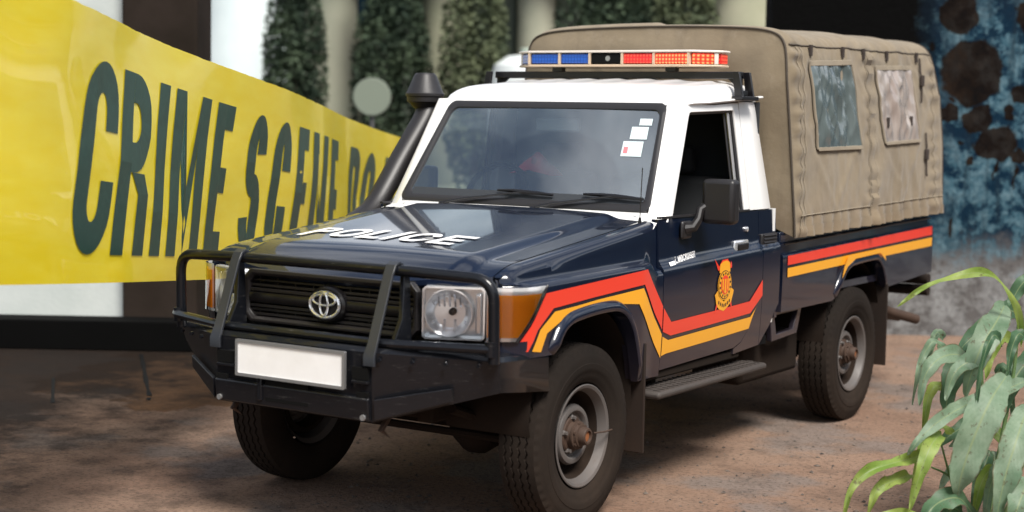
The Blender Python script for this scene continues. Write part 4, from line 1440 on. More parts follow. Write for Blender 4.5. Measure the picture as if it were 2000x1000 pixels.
# chassis, axles, springs, tank, exhaust
mb = MB()
for s in (1, -1):
    mb.box(s * .44 - .04, s * .44 + .04, -.62, 4.50, .50, .62)
for y in (-.55, .75, 1.9, 2.6, 3.9, 4.4):
    mb.box(-.40, .40, y - .04, y + .04, .51, .60)
mb.build('chassis', 'under', TR, smooth=False, bevel=.01)
for y, dx in ((0, .12), (3.18, 0)):
    ax = MB().tube([(-.70, y, .40), (.70, y, .40)], .045, 12)
    ax.lathe([(-.13, .02), (-.10, .10), (-.03, .145), (.03, .145), (.10, .10), (.13, .02)], (dx * 2.5, y, .40), 'x', 20)
    ax.build('axle', 'under', TR)
    for s in (1, -1):
        MB().tube([(s * .52, y - .55, .56), (s * .52, y - .25, .46), (s * .52, y, .435), (s * .52, y + .25, .46), (s * .52, y + .55, .57)], .035, 8, flat=(1, .6)).build('leaf_spring', 'under', TR)
        MB().tube([(s * .50, y - .12, .36), (s * .47, y - .05, .85)], [.03, .04], 10).build('shock_absorber', 'under', TR)
MB().tube([(-.62, -.16, .37), (.62, -.16, .37)], .018, 8).build('steering_rod', 'under', TR)
MB().box(.42, .72, 1.85, 2.62, .36, .60).build('fuel_tank', 'under', TR, bevel=.03)
MB().box(.45, .50, 1.80, 2.66, .33, .40).build('tank_guard', 'under', TR, bevel=.01)
MB().tube([(.40, 3.5, .52), (.45, 3.9, .55), (.52, 4.3, .52), (.60, 4.62, .47)], .035, 12).build('exhaust_pipe', 'rust', TR)
MB().tube([(.70, 3.95, .60), (.74, 4.06, .56), (.84, 4.28, .50)], .032, 12).build('exhaust_tip', 'rust', TR)
for z in (.66, .735):
    MB().tube([(-.80, 4.62, z), (.80, 4.62, z)], .036, 12).build('rear_bar', 'flap', TR)
for x in (-.5, .5):
    MB().box(x - .03, x + .03, 4.45, 4.60, .64, .76).build('rear_bar_bracket', 'under', TR)

# ---------- wheels
def tyre_mesh():
    mb = MB()
    N = 216
    R0, W = .402, .098
    rows = []
    for i in range(N):
        th = 2 * PI * i / N
        tri = abs(((i / 2) % 2) - 1) * 2 - 1
        zig = tri * .0050
        lug = 1 if (i % 4) < 2 else 0
        row = []
        prof = [(-.060, .222), (-.088, .235), (-.102, .265), (-.108, .300), (-.105, .335), (-.098, .365), (-.094, .378 - .004 * lug), (-.092 + .003 * lug, .386 - .005 * lug), (-.086, .394)]
        g_c = (-.052, -.018, .018, .052)
        crown = lambda x: R0 - .9 * x * x
        for gc in g_c:
            c_ = gc + zig
            prof += [(c_ - .0052, crown(c_)), (c_ - .0035, crown(c_) - .010), (c_ + .0035, crown(c_) - .010), (c_ + .0052, crown(c_))]
        prof += [(.086, .394), (.092 - .003 * lug, .386 - .005 * lug), (.094, .378 - .004 * lug), (.098, .365), (.1025, .352), (.1035, .350), (.1055, .335), (.1075, .318), (.1095, .316), (.109, .300), (.107, .285), (.1055, .283), (.102, .265), (.096, .250), (.094, .247), (.088, .235), (.060, .222)]
        for x, r in prof:
            row.append((x, r * math.cos(th), r * math.sin(th)))
        rows.append(row)
    mb.quad_strip(rows, closed_u=True)
    return mb.mesh('tyre')


def rim_mesh():
    mb = MB()
    mb.lathe([(-.08, .222), (-.06, .20), (.0, .19), (.045, .196), (.070, .206), (.080, .212), (.086, .224), (.091, .226), (.093, .221), (.088, .209), (.076, .202), (.050, .192), (.015, .182), (-.030, .176), (-.045, .164), (-.040, .148), (-.010, .139), (.030, .134), (.046, .126), (.050, .114), (.049, .106), (.044, .100), (.030, .094), (.026, .086), (.026, .0)], n=48)
    return mb.mesh('rim')


def hub_mesh():
    mb = MB()
    mb.lathe([(.0, .082), (.034, .082), (.040, .076), (.042, .060), (.060, .056), (.062, .062), (.070, .062), (.074, .052), (.086, .050), (.088, .040), (.112, .038), (.118, .034), (.119, .026), (.108, .024), (.108, 0)], n=28)
    for i in range(6):
        a = 2 * PI * i / 6 + .3
        c = (0, .051 * math.cos(a), .051 * math.sin(a))
        mb.lathe([(.066, .008), (.082, .008), (.082, 0)], c, 'x', 6)
    return mb.mesh('hub')


def nut_mesh():
    return MB().lathe([(.024, .013), (.040, .013), (.044, .009), (.056, .009), (.056, 0)], (0, 0, 0), 'x', 6).mesh('lug_nut')


TY, RM, HB, NU = tyre_mesh(), rim_mesh(), hub_mesh(), nut_mesh()
RM.materials.append(M['rim']); RM.materials.append(M['under'])
for p_ in RM.polygons:
    c_ = sum((math.hypot(RM.vertices[i].co.y, RM.vertices[i].co.z) for i in p_.vertices)) / len(p_.vertices)
    if .136 < c_ < .190:
        p_.material_index = 1
RM.polygons.foreach_set('use_smooth', [True] * len(RM.polygons)); RM.set_sharp_from_angle(angle=math.radians(30))
CAPM = MB().lathe([(.1085, .023), (.1095, .016), (.1095, 0)], n=20).mesh('hub_cap')
first = True
WH = []
for (x, y, s, rot) in ((.748, 0, 1, .4), (-.748, 0, -1, 1.0), (.738, 3.18, 1, .9), (-.738, 3.18, -1, .1)):
    def mk(name, me, mat, par):
        o = bpy.data.objects.new(name, me); COL.objects.link(o); o.parent = par
        if not me.materials:
            me.materials.append(M[mat])
            me.polygons.foreach_set('use_smooth', [True] * len(me.polygons)); me.set_sharp_from_angle(angle=math.radians(30))
        return o
    wh = mk('wheel', RM, 'rim', TR)
    wh.location = (x, y, .398)
    wh.rotation_euler = (rot if s > 0 else -rot, 0, 0 if s > 0 else PI)
    mk('tyre', TY, 'rubber', wh)
    mk('hub', HB, 'rust', wh)
    mk('hub_cap', CAPM, 'rust_bright' if y == 0 else 'rust', wh)
    for i in range(5):
        a = 2 * PI * i / 5
        nu = mk('lug_nut', NU, 'rim', wh)
        nu.location = (0, .076 * math.cos(a), .076 * math.sin(a))
    WH.append(wh)
MB().tube([(.835, .10, .395), (.86, .16, .395), (.858, .22, .395)], .004, 6).build('valve_stem', 'rust', TR)

# ---------- bumper and bull bar
zt, zb = .838, .545
plan_t = [(-.865, -.34), (-.865, -.70), (-.415, -.945), (.415, -.945), (.865, -.70), (.865, -.34)]
def bump_rows():
    prof = {0: (.795, .640), 1: (.815, .672), 2: (zt, zb), 3: (zt, zb), 4: (.815, .672), 5: (.795, .640)}
    rows = []
    for i, (x, y) in enumerate(plan_t):
        a, b = prof[i]
        inn = .14 if i not in (0, 5) else .0
        nx = -math.copysign(.02, x)
        lowx, lowy = (x * .965, y + .05) if i in (1, 4) else (x, y + .01)
        rows.append([(x * .86, y + inn + .12, a + .012), (x - nx * -.6, y + .014, a + .006), (x, y, a - .012), (lerp(x, lowx, .45), lerp(y, lowy, .35), lerp(a, b, .55)), (lowx, lowy, b), (lowx * .93, lowy + .10, b - .004)])
    return rows
bump = MB().quad_strip(bump_rows()).build('front_bumper', 'steel_black', TR, angle=25, solid=.006)
# lower valance of the bumper
mb = MB()
mb.prism([(-.955, .552), (-.962, .640), (-.950, .648), (-.92, .60), (-.90, .548)], -.41, .41, 'x')
mb.build('valance', 'steel_black', bump, bevel=.004)
MB().box(-.13, .10, -.958, -.945, .575, .665).build('winch_opening', 'black', bump)
MB().box(-.17, -.145, -.968, -.95, .575, .675).build('tab', 'steel_black', bump, bevel=.003)
for x0, x1 in ((-.402, -.30), (.325, .405)):
    MB().box(x0, x1, -.958, -.944, .715, .765).build('slot', 'black', bump)
    MB().box(x0, x1, -.962, -.944, .700, .712).build('slot_lip', 'steel_black', bump, bevel=.002)
for x0, x1 in ((-.402, -.345), (.35, .405)):
    MB().box(x0, x1, -.958, -.944, .60, .665).build('slot', 'black', bump)
for s in (1, -1):
    MB().lathe([(-.965, .0), (-.965, .012), (-.95, .013)], (s * .385, 0, .565), 'y', 12).build('bolt', 'alu', bump)
    MB().tube([(s * .40, -.80, .56), (s * .40, -.86, .50), (s * .40, -.80, .46), (s * .40, -.74, .50), (s * .40, -.78, .56)], .014, 8).build('tow_hook', 'rust', TR)
for s in (1, -1):
    q = [(s * .43, -.952, .64), (s * .70, -.803, .695), (s * .70, -.798, .640), (s * .43, -.945, .555)]
    mb = MB(); mb.v = q + [(x, y + .02, z) for x, y, z in q]
    mb.f = [(0, 1, 2, 3), (7, 6, 5, 4), (0, 4, 5, 1), (1, 5, 6, 2), (2, 6, 7, 3), (3, 7, 4, 0)]
    mb.build('wing_gusset', 'steel_black', bump, smooth=False, bevel=.003)
    for i in range(4):
        k = i / 3
        MB().lathe([(-.006, 0), (-.006, .008), (.004, .009)], (s * lerp(.45, .80, k), lerp(-.943, -.757, k), lerp(.800, .790, k)), 'y', 10).build('bolt', 'steel_black', bump)
# licence plate
pm = MB().prism([(-.268, .682), (.292, .682), (.292, .812), (-.268, .812)], -.974, -.968, 'y')
pl = pm.build('licence_plate', 'plate', TR, smooth=False)
rows = [[(x, yy, z) for x, z in q] for yy, q in ((-.966, rrect(-.280, .304, .670, .824, .004)), (-.979, rrect(-.280, .304, .670, .824, .004)), (-.979, rrect(-.267, .291, .683, .811, .004)), (-.973, rrect(-.267, .291, .683, .811, .004)))]
MB().quad_strip(rows, closed_v=True).build('plate_frame', 'alu', pl, angle=30)

# bull bar tubes
bt = MB()
def rounded(path, r=.07, n=6):
    P = [Vector(p) for p in path]; out = [P[0]]
    for a, b, c in zip(P, P[1:], P[2:]):
        d1, d2 = (a - b), (c - b)
        k = min(r, d1.length * .45, d2.length * .45)
        p, q = b + d1.normalized() * k, b + d2.normalized() * k
        for i in range(n + 1):
            t_ = i / n
            out.append(p * (1 - t_) ** 2 + b * 2 * t_ * (1 - t_) + q * t_ * t_)
    out.append(P[-1])
    return out
loop = rounded([(-.835, -.725, .80), (-.835, -.735, 1.132), (-.44, -.795, 1.146), (.44, -.795, 1.146), (.850, -.735, 1.132), (.850, -.725, .80)], .09)
bull = MB().tube(loop, .0235, 12).build('bull_bar', 'steel_black', TR)
lowt = rounded([(-.905, -.66, .866), (-.86, -.745, .862), (-.44, -.90, .862), (.44, -.90, .862), (.84, -.745, .858)], .06)
MB().tube(lowt, .0185, 10).build('lower_tube', 'steel_black', bull)
for s in (1, -1):
    # flat strap that hooks over the top tube and runs down in front to the bumper
    P = [(-.760, 1.140), (-.775, 1.168), (-.797, 1.176), (-.818, 1.166), (-.838, 1.130), (-.935, .86), (-.957, .815), (-.957, .775)]
    rows = []
    for i, (y, z) in enumerate(P):
        w = .024 if i < 6 else .028
        a, b = P[max(0, i - 1)], P[min(len(P) - 1, i + 1)]
        dd = Vector((0, b[0] - a[0], b[1] - a[1])).normalized()
        nn = Vector((0, dd.z, -dd.y)) * .006
        x = s * .412
        rows.append([(x - w, y + nn.y, z + nn.z), (x + w, y + nn.y, z + nn.z), (x + w, y - nn.y, z - nn.z), (x - w, y - nn.y, z - nn.z)])
    MB().quad_strip(rows, closed_v=True).build('strap', 'strap', bull, angle=30, bevel=.002)
    # upright plate behind the strap
    mb = MB().prism([(-.79, 1.14), (-.755, 1.14), (-.742, .95), (-.735, .845), (-.86, .845), (-.80, .95)], s * .445 - .012, s * .445 + .012, 'x')
    mb.build('upright', 'steel_black', bull, bevel=.004)
    # crossbar bracket where the low tube meets the corner
    MB().lathe([(-.03, .0), (-.03, .026), (.03, .026), (.03, 0)], (s * .842, -.735, .858), 'z', 12).build('weld_collar', 'steel_black', bull)

# ---------- snorkel on the far side
sn = MB().tube(catmull([(-.845, .42, 1.17), (-.920, .60, 1.20), (-.935, .80, 1.29), (-.927, 1.02, 1.54), (-.918, 1.20, 1.745), (-.925, 1.235, 1.80)], 6), [.055] * 4 + [.063] * 26 + [.055], 14, flat=(1, .85)).build('snorkel', 'plastic', TR)
c = (-.935, 1.235, 0)
MB().lathe([(1.800, .05), (1.815, .068), (1.836, .085), (1.842, .098), (1.868, .100), (1.872, .106), (1.886, .107), (1.892, .101), (1.985, .062), (1.998, .050), (2.0, 0)], c, 'z', 24).build('intake_head', 'plastic', sn, angle=25)
for i in range(8):
    a = 2 * PI * i / 8
    MB().box(-.007, .009, -.005, .005, 0, .085).build('rib', 'trim', sn).matrix_local = Matrix.Translation((c[0] + .083 * math.cos(a), c[1] + .083 * math.sin(a), 1.897)) @ Matrix.Rotation(a, 4, 'Z') @ Matrix.Rotation(-.40, 4, 'Y')
for i in range(6):
    k = i / 5
    p = Vector((-.855, .93, 1.40)).lerp(Vector((-.82, 1.17, 1.69)), k)
    MB().box(-.05, .035, -.012, .012, -.010, .010).build('rib', 'plastic', sn).location = p
mb = MB().prism([(.90, 1.36), (1.20, 1.74), (1.235, 1.74), (.96, 1.36)], -.835, -.820, 'x'); mb.build('mount_plate', 'rust', sn)

# ---------- roof bar and light bar
bar = MB().box(-.755, .755, 1.655, 1.705, 1.985, 2.022).build('roof_bar', 'trim', TR, bevel=.004)
for s in (1, -1):
    for y0 in (1.60, 1.70):
        rows_ = [(s * .705, 2.01), (s * .775, 2.02), (s * .79, 1.89), (s * .755, 1.89)]
        mb = MB()
        mb.prism([(s * .74, 2.02), (s * .775, 2.02), (s * .80, 1.895), (s * .755, 1.895)], y0 - .006 + .03 * (y0 > 1.65), y0 + .014 + .03 * (y0 > 1.65), 'y')
        mb.build('bracket', 'trim', bar, bevel=.002)
    MB().box(s * .78 - .035, s * .78 + .03, 1.58, 1.775, 1.874, 1.896).build('foot', 'trim', bar, bevel=.004)
    MB().prism([(s * .755, 2.0), (s * .66, 2.0), (s * .755, 1.92)], 1.675, 1.69, 'y').build('gusset', 'trim', bar)
    MB().box(s * .765 - .018, s * .765 + .018, 1.64, 1.70, 1.897, 1.925).build('clamp', 'trim', bar, bevel=.004)
    MB().box(s * .35 - .03, s * .35 + .03, 1.66, 1.70, 2.023, 2.046).build('riser', 'trim', bar)

LBAR = MB()
LBAR.prism([(-.500, 1.60), (.490, 1.60), (.622, 1.715), (.622, 1.80), (.490, 1.90), (-.500, 1.90), (-.632, 1.80), (-.632, 1.715)], 2.046, 2.058, 'z')
lbar = LBAR.build('light_bar', 'bar_frame', bpy.data.objects['police_truck'], bevel=.004)
MB().prism([(-.503, 1.597), (.493, 1.597), (.628, 1.713), (.628, 1.802), (.493, 1.903), (-.503, 1.903), (-.638, 1.802), (-.638, 1.713)], 2.121, 2.133, 'z').build('lid', 'bar_top', lbar, bevel=.005)
MB().prism([(-.46, 1.63), (.45, 1.63), (.56, 1.73), (.56, 1.79), (.45, 1.87), (-.46, 1.87), (-.57, 1.79), (-.57, 1.73)], 2.0585, 2.1205, 'z').build('core', 'black', lbar)
MODS = [(-.485, -.310, 'lens_blue'), (-.294, -.119, 'lens_blue'), (-.104, .082, 'black'), (.094, .270, 'lens_red'), (.286, .470, 'lens_red_lit')]
for x0, x1, mt in MODS:
    MB().box(x0, x1, 1.606, 1.626, 2.063, 2.116).build('lamp_module', mt, lbar, bevel=.006)
    MB().box(x0, x1, 1.874, 1.893, 2.063, 2.116).build('lamp_module', mt, lbar, bevel=.006)
for x in (-.4965, -.302, -.1115, .088, .278, .4815):
    MB().box(x - .0065, x + .0065, 1.601, 1.625, 2.059, 2.120).build('divider', 'bar_frame', lbar)
MB().lathe([(1.604, .0), (1.604, .014), (1.615, .018)], (-.0, 0, 2.090), 'y', 16).build('speaker_eye', 'alu', lbar)
def oriented_box(name, mat, p, q, z0, z1, depth, parent, bevel=.004):
    p, q = Vector(p), Vector(q)
    d = (q - p).normalized(); n = Vector((d.y, -d.x))
    a, b, c, e = p, q, q - n * depth, p - n * depth
    return MB().prism([tuple(a), tuple(b), tuple(c), tuple(e)], z0, z1, 'z').build(name, mat, parent, bevel=bevel)
oriented_box('lamp_module', 'lens_red_lit', (.500, 1.616), (.585, 1.690), 2.063, 2.116, .02, lbar)
oriented_box('divider', 'bar_top', (.590, 1.691), (.607, 1.706), 2.0585, 2.1205, .02, lbar)
oriented_box('lamp_module', 'lens_red', (.616, 1.722), (.616, 1.795), 2.063, 2.116, .02, lbar)
oriented_box('lamp_module', 'lens_blue', (-.595, 1.690), (-.510, 1.616), 2.063, 2.116, .02, lbar)
oriented_box('divider', 'bar_top', (-.617, 1.706), (-.600, 1.691), 2.0585, 2.1205, .02, lbar)
oriented_box('lamp_module', 'lens_blue', (-.626, 1.795), (-.626, 1.722), 2.063, 2.116, .02, lbar)

# ---------- canvas canopy
CP = []
sec = [(.872, 1.145), (.870, 1.25), (.862, 1.40), (.852, 1.60), (.840, 1.80), (.830, 1.95), (.822, 2.06), (.814, 2.135), (.802, 2.185), (.775, 2.225), (.725, 2.250), (.64, 2.266), (.50, 2.276), (.25, 2.284), (0, 2.287)]
secd = []
S3 = catmull([(x, 0, z) for x, z in sec], 7)
half = [(p.x, p.z) for p in S3]
full = half + [(-x, z) for x, z in half[::-1][1:]]


def can_disp(y, z, sgn, top):
    hoop = 0
    for a, b in ((2.12, 3.30), (3.30, 4.50)):
        if a <= y <= b:
            hoop = -math.sin(PI * (y - a) / (b - a))
    p = Vector((y, z, sgn * 3.0))
    d = .016 * hoop * (.9 if not top else .8)
    # slack folds: ridged noise, stretched along the pull of the cloth
    wp = Vector((y, z, sgn * 2.0))
    wp = wp + .16 * noise.noise_vector(wp * 1.6)
    d += .018 * (1 - abs(noise.noise(wp * 1.7)) * 2)
    d += .0085 * (1 - abs(noise.noise(Vector((wp.x * 4.6, wp.y * 3.2, 4 + sgn)))) * 2)
    d += .0035 * (1 - abs(noise.noise(Vector((wp.x * 11, wp.y * 9, 9 + sgn)))) * 2)
    if not top:
        for (wy, wz, sl, am, ln) in ((2.42, 1.60, .9, .012, .35), (3.05, 1.60, -1.0, .011, .4), (3.10, 1.58, -.35, .008, .3), (3.50, 1.60, 1.2, .011, .4), (4.12, 1.62, -.8, .012, .4), (4.05, 2.10, 1.1, .010, .25), (2.36, 2.10, -1.2, .010, .25), (2.75, 1.50, .25, .008, .5), (3.80, 1.48, -.2, .009, .45)):
            yy = y - wy - sl * (wz - z)
            fall = math.exp(-((z - (wz - .12)) / ln) ** 2)
            d += .5 * am * fall * (math.exp(-(yy / .035) ** 2) - .6 * math.exp(-((yy - .06) / .04) ** 2))
    if not top:
        hem = max(0, 1 - (z - 1.145) / .16)
        d += hem * .017 * math.sin(y * 46 + 3 * noise.noise(Vector((y * 3, 0, 1))))
        # gathered seams beside the hoops
        for yc in (2.18, 3.30, 4.42):
            w = math.exp(-((y - yc) / .10) ** 2)
            d += w * .012 * math.sin(z * 60 + 4 * noise.noise(Vector((z * 5, yc, 2))))
    return d


def can_rear(z):
    return interp([(1.14, 4.60), (1.6, 4.62), (1.9, 4.58), (2.1, 4.48), (2.2, 4.42), (2.29, 4.36)], z)


def can_front(z):
    return interp([(1.14, 2.16), (1.6, 2.12), (2.0, 2.09), (2.29, 2.10)], z)


def can_pt(i, k, extra=0.0):
    x, z = full[i]
    y = lerp(can_front(z), can_rear(z), k)
    a = Vector(full[max(0, i - 1)] if i > 0 else full[0]); b = Vector(full[min(len(full) - 1, i + 1)])
    d = (b - a).normalized()
    n = Vector((d.y, -d.x))
    if n.dot(Vector((x, z - 1.6))) < 0:
        n = -n
    sgn = 1 if x > 0 else -1
    tp = z > 2.19
    e = min(k, 1 - k)
    q = can_disp(y, z, sgn, tp) * sstep(0, .03, e) + extra
    zz = z + n.y * q + .042 * k
    return Vector((x + n.x * q, y, zz))


KY = linspace(0, 1, 190)
canopy = MB().quad_strip([[can_pt(i, k) for i in range(len(full))] for k in KY]).build('canopy', 'canvas', TR, angle=80)
# front and rear walls of the canopy
for k, nm, sg in ((0.0, 'canopy_front', -1), (1.0, 'canopy_back', 1)):
    rim = [can_pt(i, k) for i in range(len(full))]
    rows = []
    for m in linspace(0, 1, 24):
        row = []
        for p in rim:
            q = Vector((p.x * (1 - m), p.y, lerp(p.z, 1.55, m)))
            wr = .012 * noise.noise(Vector((q.x * 3, q.z * 2, sg))) + .008 * (1 - abs(noise.noise(Vector((q.x * 7, q.z * 3 + 2, 4)))) * 2)
            q.y += sg * (.035 * sstep(0, .2, m) + wr * sstep(0, .1, m))
            row.append(q)
        rows.append(row)
    MB().quad_strip(rows).build(nm, 'canvas', canopy, angle=80)
    MB().tube([p + Vector((0, sg * .003, 0)) for p in rim], .006, 6).build('piping', 'piping', canopy)
# seams along the side and over the top
def side_k(y, z):
    return (y - can_front(z)) / (can_rear(z) - can_front(z))
def side_pt(y, z, extra=0.0, s=1):
    """point on the canopy's side cloth"""
    best = None
    for i in range(len(half) - 1):
        z0, z1 = half[i][1], half[i + 1][1]
        if z0 <= z <= z1:
            t_ = (z - z0) / (z1 - z0)
            k = side_k(y, z)
            p = can_pt(i, k, extra).lerp(can_pt(i + 1, k, extra), t_)
            return Vector((p.x * s, p.y, p.z))
    p = can_pt(0, side_k(y, z), extra)
    return Vector((p.x * s, p.y, p.z))
for s in (1, -1):
    for yc, w in ((2.215, .010), (3.245, .012), (3.345, .012), (4.40, .012)):
        ztop = 2.17
        P = [side_pt(yc, z, .004, s) for z in linspace(1.16, ztop, 40)]
        MB().tube(P, .0035, 5).build('seam', 'canvas_hem', canopy)
    # doubled strip between the windows
    rows = [[side_pt(y, z, .007, s) for y in linspace(3.255, 3.335, 5)] for z in linspace(1.15, 2.175, 40)]
    MB().quad_strip(rows).build('pole_sleeve', 'canvas', canopy)
    # top edge seam and bottom hem band
    MB().tube([side_pt(y, 2.180, .003, s) for y in linspace(2.13, 4.44, 90)], .004, 5).build('seam', 'piping', canopy)
    rows = [[side_pt(y, z, .006, s) for z in linspace(1.147, 1.205, 4)] for y in linspace(2.20, 4.58, 120)]
    MB().quad_strip(rows).build('hem', 'canvas', canopy)
    MB().tube([side_pt(y, 1.262, .004, s) for y in linspace(2.20, 4.58, 110)], .0035, 5).build('seam', 'canvas_hem', canopy)
    MB().tube([side_pt(2.27, z, .004, s) for z in linspace(1.16, 2.17, 40)], .0035, 5).build('seam', 'canvas_hem', canopy)
    for yc in (2.40, 2.86, 3.20, 3.62, 4.12):
        p = side_pt(yc, 2.155, .010, s)
        MB().box(-.006, .006, -.014, .014, -.03, .03).build('hook', 'webbing', canopy).location = p
    for yc, zc in ((4.16, 2.01), (4.25, 1.54)):
        p = side_pt(yc, zc, .014, s)
        st = MB().box(-.010, .010, -.022, .022, -.035, .035).build('buckle', 'webbing', canopy, bevel=.004); st.location = p
        MB().tube([side_pt(yc, zc - .14 + .04 * i, .012, s) for i in range(8)], .006, 5).build('strap', 'webbing', canopy)
    # windows: quad corners (y,z) tl tr br bl
    for (tl, tr, br, bl), mt, lab in ((((2.365, 2.084), (2.975, 2.100), (3.085, 1.612), (2.455, 1.615)), 'sheet_grey', 'grey clear-plastic window of the canopy'),
                                     (((3.405, 2.078), (4.010, 2.088), (4.105, 1.632), (3.500, 1.625)), 'sheet_white', 'whitish wrinkled plastic window of the canopy')):
        def W(u, vv, e):
            y = lerp(lerp(bl[0], br[0], u), lerp(tl[0], tr[0], u), vv); z = lerp(lerp(bl[1], br[1], u), lerp(tl[1], tr[1], u), vv)
            return side_pt(y, min(z, 2.16), e, s)
        rows = []
        for vv in linspace(0, 1, 34):
            row = []
            for u in linspace(0, 1, 34):
                e = .018 * noise.noise(Vector((u * 8 + vv * 2.5, vv * 2.6, tl[0]))) + .012 * (1 - 2 * abs(noise.noise(Vector((u * 11 - vv * 2, vv * 3, tl[0] + 7)))))
                e *= min(1, 6 * min(u, 1 - u, vv, 1 - vv) + .15)
                row.append(W(u, vv, .009 + e))
            rows.append(row)
        wd = MB().quad_strip(rows).build('window', mt, canopy, angle=80); wd['label'] = lab
        for (u0, v0, u1, v1, wid) in ((0, 1, 1, 1, .030), (0, 0, 1, 0, .022), (0, 0, 0, 1, .018), (1, 0, 1, 1, .018)):
            n_ = 24
            rows = []
            for i in range(n_ + 1):
                k = i / n_
                u, vv = lerp(u0, u1, k), lerp(v0, v1, k)
                du, dv = (0, wid / .46) if v0 == v1 else (wid / .62, 0)
                rows.append([W(u - du * .5, vv - dv * .5, .008), W(u - du * .4, vv - dv * .4, .016), W(u + du * .4, vv + dv * .4, .016), W(u + du * .5, vv + dv * .5, .008)])
            MB().quad_strip(rows).build('hem', 'canvas_hem', wd)
        if mt == 'sheet_white':
            for u_ in (.12, .80):
                p = W(u_, .28, .02)
                MB().box(-.006, .006, -.012, .012, -.03, .03).build('tie', 'webbing', wd).location = p

# ================================================================== PLANT at the right
def leaf_mat(name, a, b):
    t = NT(name); v = t.tc('UV'); s = t.sep(v)
    rib = t.math('ABSOLUTE', t.math('SUBTRACT', s[0], .5))
    veins = t.math('SINE', t.math('MULTIPLY', t.math('ADD', s[1], t.math('MULTIPLY', rib, -.5)), 95))
    ob = t.tc()
    c = t.mix(t.ramp(t.noise(ob, 7, 5, .65), [(.35, 0.0), (.68, 1.0)]), a, b)
    c = t.mix(t.ramp(rib, [(0.0, .75), (.05, 0.0)]), c, (.34, .42, .20))
    c = t.mix(t.math('MULTIPLY', t.math('ADD', t.math('MULTIPLY', veins, .5), .5), .07), c, tuple(x * .55 for x in a))
    c = t.mix(t.math('MULTIPLY', t.ramp(t.noise(ob, 34, 4, .7), [(.60, 0.0), (.68, 1.0)]), .7), c, (.10, .065, .03))
    c = t.mix(t.math('MULTIPLY', t.ramp(rib, [(.44, 0.0), (.49, 1.0)]), t.ramp(t.noise(ob, 12, 3), [(.45, 0.0), (.6, .9)])), c, (.13, .085, .035))
    t.set(Base_Color=c, Roughness=.5)
    t.bump(veins, .05, .002)
    tr = t.n.new('ShaderNodeBsdfTranslucent'); t.l.new(c, tr.inputs[0])
    mx = t.n.new('ShaderNodeMixShader'); mx.inputs[0].default_value = .48
    t.l.new(t.b.outputs[0], mx.inputs[1]); t.l.new(tr.outputs[0], mx.inputs[2]); t.l.new(mx.outputs[0], t.out.inputs[0])
    return t.m


M['leaf_grey'] = leaf_mat('leaf_grey_green', (.15, .25, .15), (.33, .44, .31))
M['leaf_lime'] = leaf_mat('leaf_lime', (.19, .32, .05), (.38, .48, .12))
M['leaf_deep'] = leaf_mat('leaf_deep', (.06, .14, .07), (.13, .24, .13))
M['stem'] = NT('plant_stem').set(Base_Color=(.10, .17, .06), Roughness=.6).m


def leaf(path, width, mat, parent, fold=.25, up=(0, 0, 1), blunt=.55, wave=.014, seed=0):
    """path: 3D points along the midrib"""
    P = catmull(path, 7)
    n = len(P); rows = []; uvs = []
    for i, p in enumerate(P):
        k = i / (n - 1)
        d = (P[min(n - 1, i + 1)] - P[max(0, i - 1)]).normalized()
        side = d.cross(Vector(up)); side = side.normalized() if side.length > 1e-4 else Vector((1, 0, 0))
        nn = side.cross(d).normalized()
        w = width * .57 * (math.sin(PI * min(1, k ** blunt * .97 + .03)) ** .85) * (1 + .22 * noise.noise(Vector((k * 7, seed, 0)))) + .0015
        row = []
        for j in range(7):
            q = (j - 3) / 3
            wv = wave * math.sin(k * 17 + seed + (0 if q > 0 else 1.7)) * abs(q)
            if abs(q) > .9:
                q *= 1 + .10 * noise.noise(Vector((k * 34, seed * 2, q)))
            row.append(p + side * (w * q) + nn * (abs(q) * w * fold + wv))
        rows.append(row)
    mb = MB().quad_strip(rows)
    me = bpy.data.meshes.new('leaf'); me.from_pydata([tuple(v) for v in mb.v], [], mb.f)
    uv = me.uv_layers.new(name='UVMap')
    for poly in me.polygons:
        for li, vi in zip(poly.loop_indices, poly.vertices):
            uv.data[li].uv = ((vi % 7) / 6, (vi // 7) / (n - 1))
    return link('leaf', me, mat, parent, angle=80)


PLD = 7.0
def PP(u, y, d=PLD):
    """site point for the plant, given as offsets measured at its distance"""
    return G((u - 1000) * d / 3153, d, 1.7687 - (y - 228 + (u - 1000) * .0192) * d / 3153)


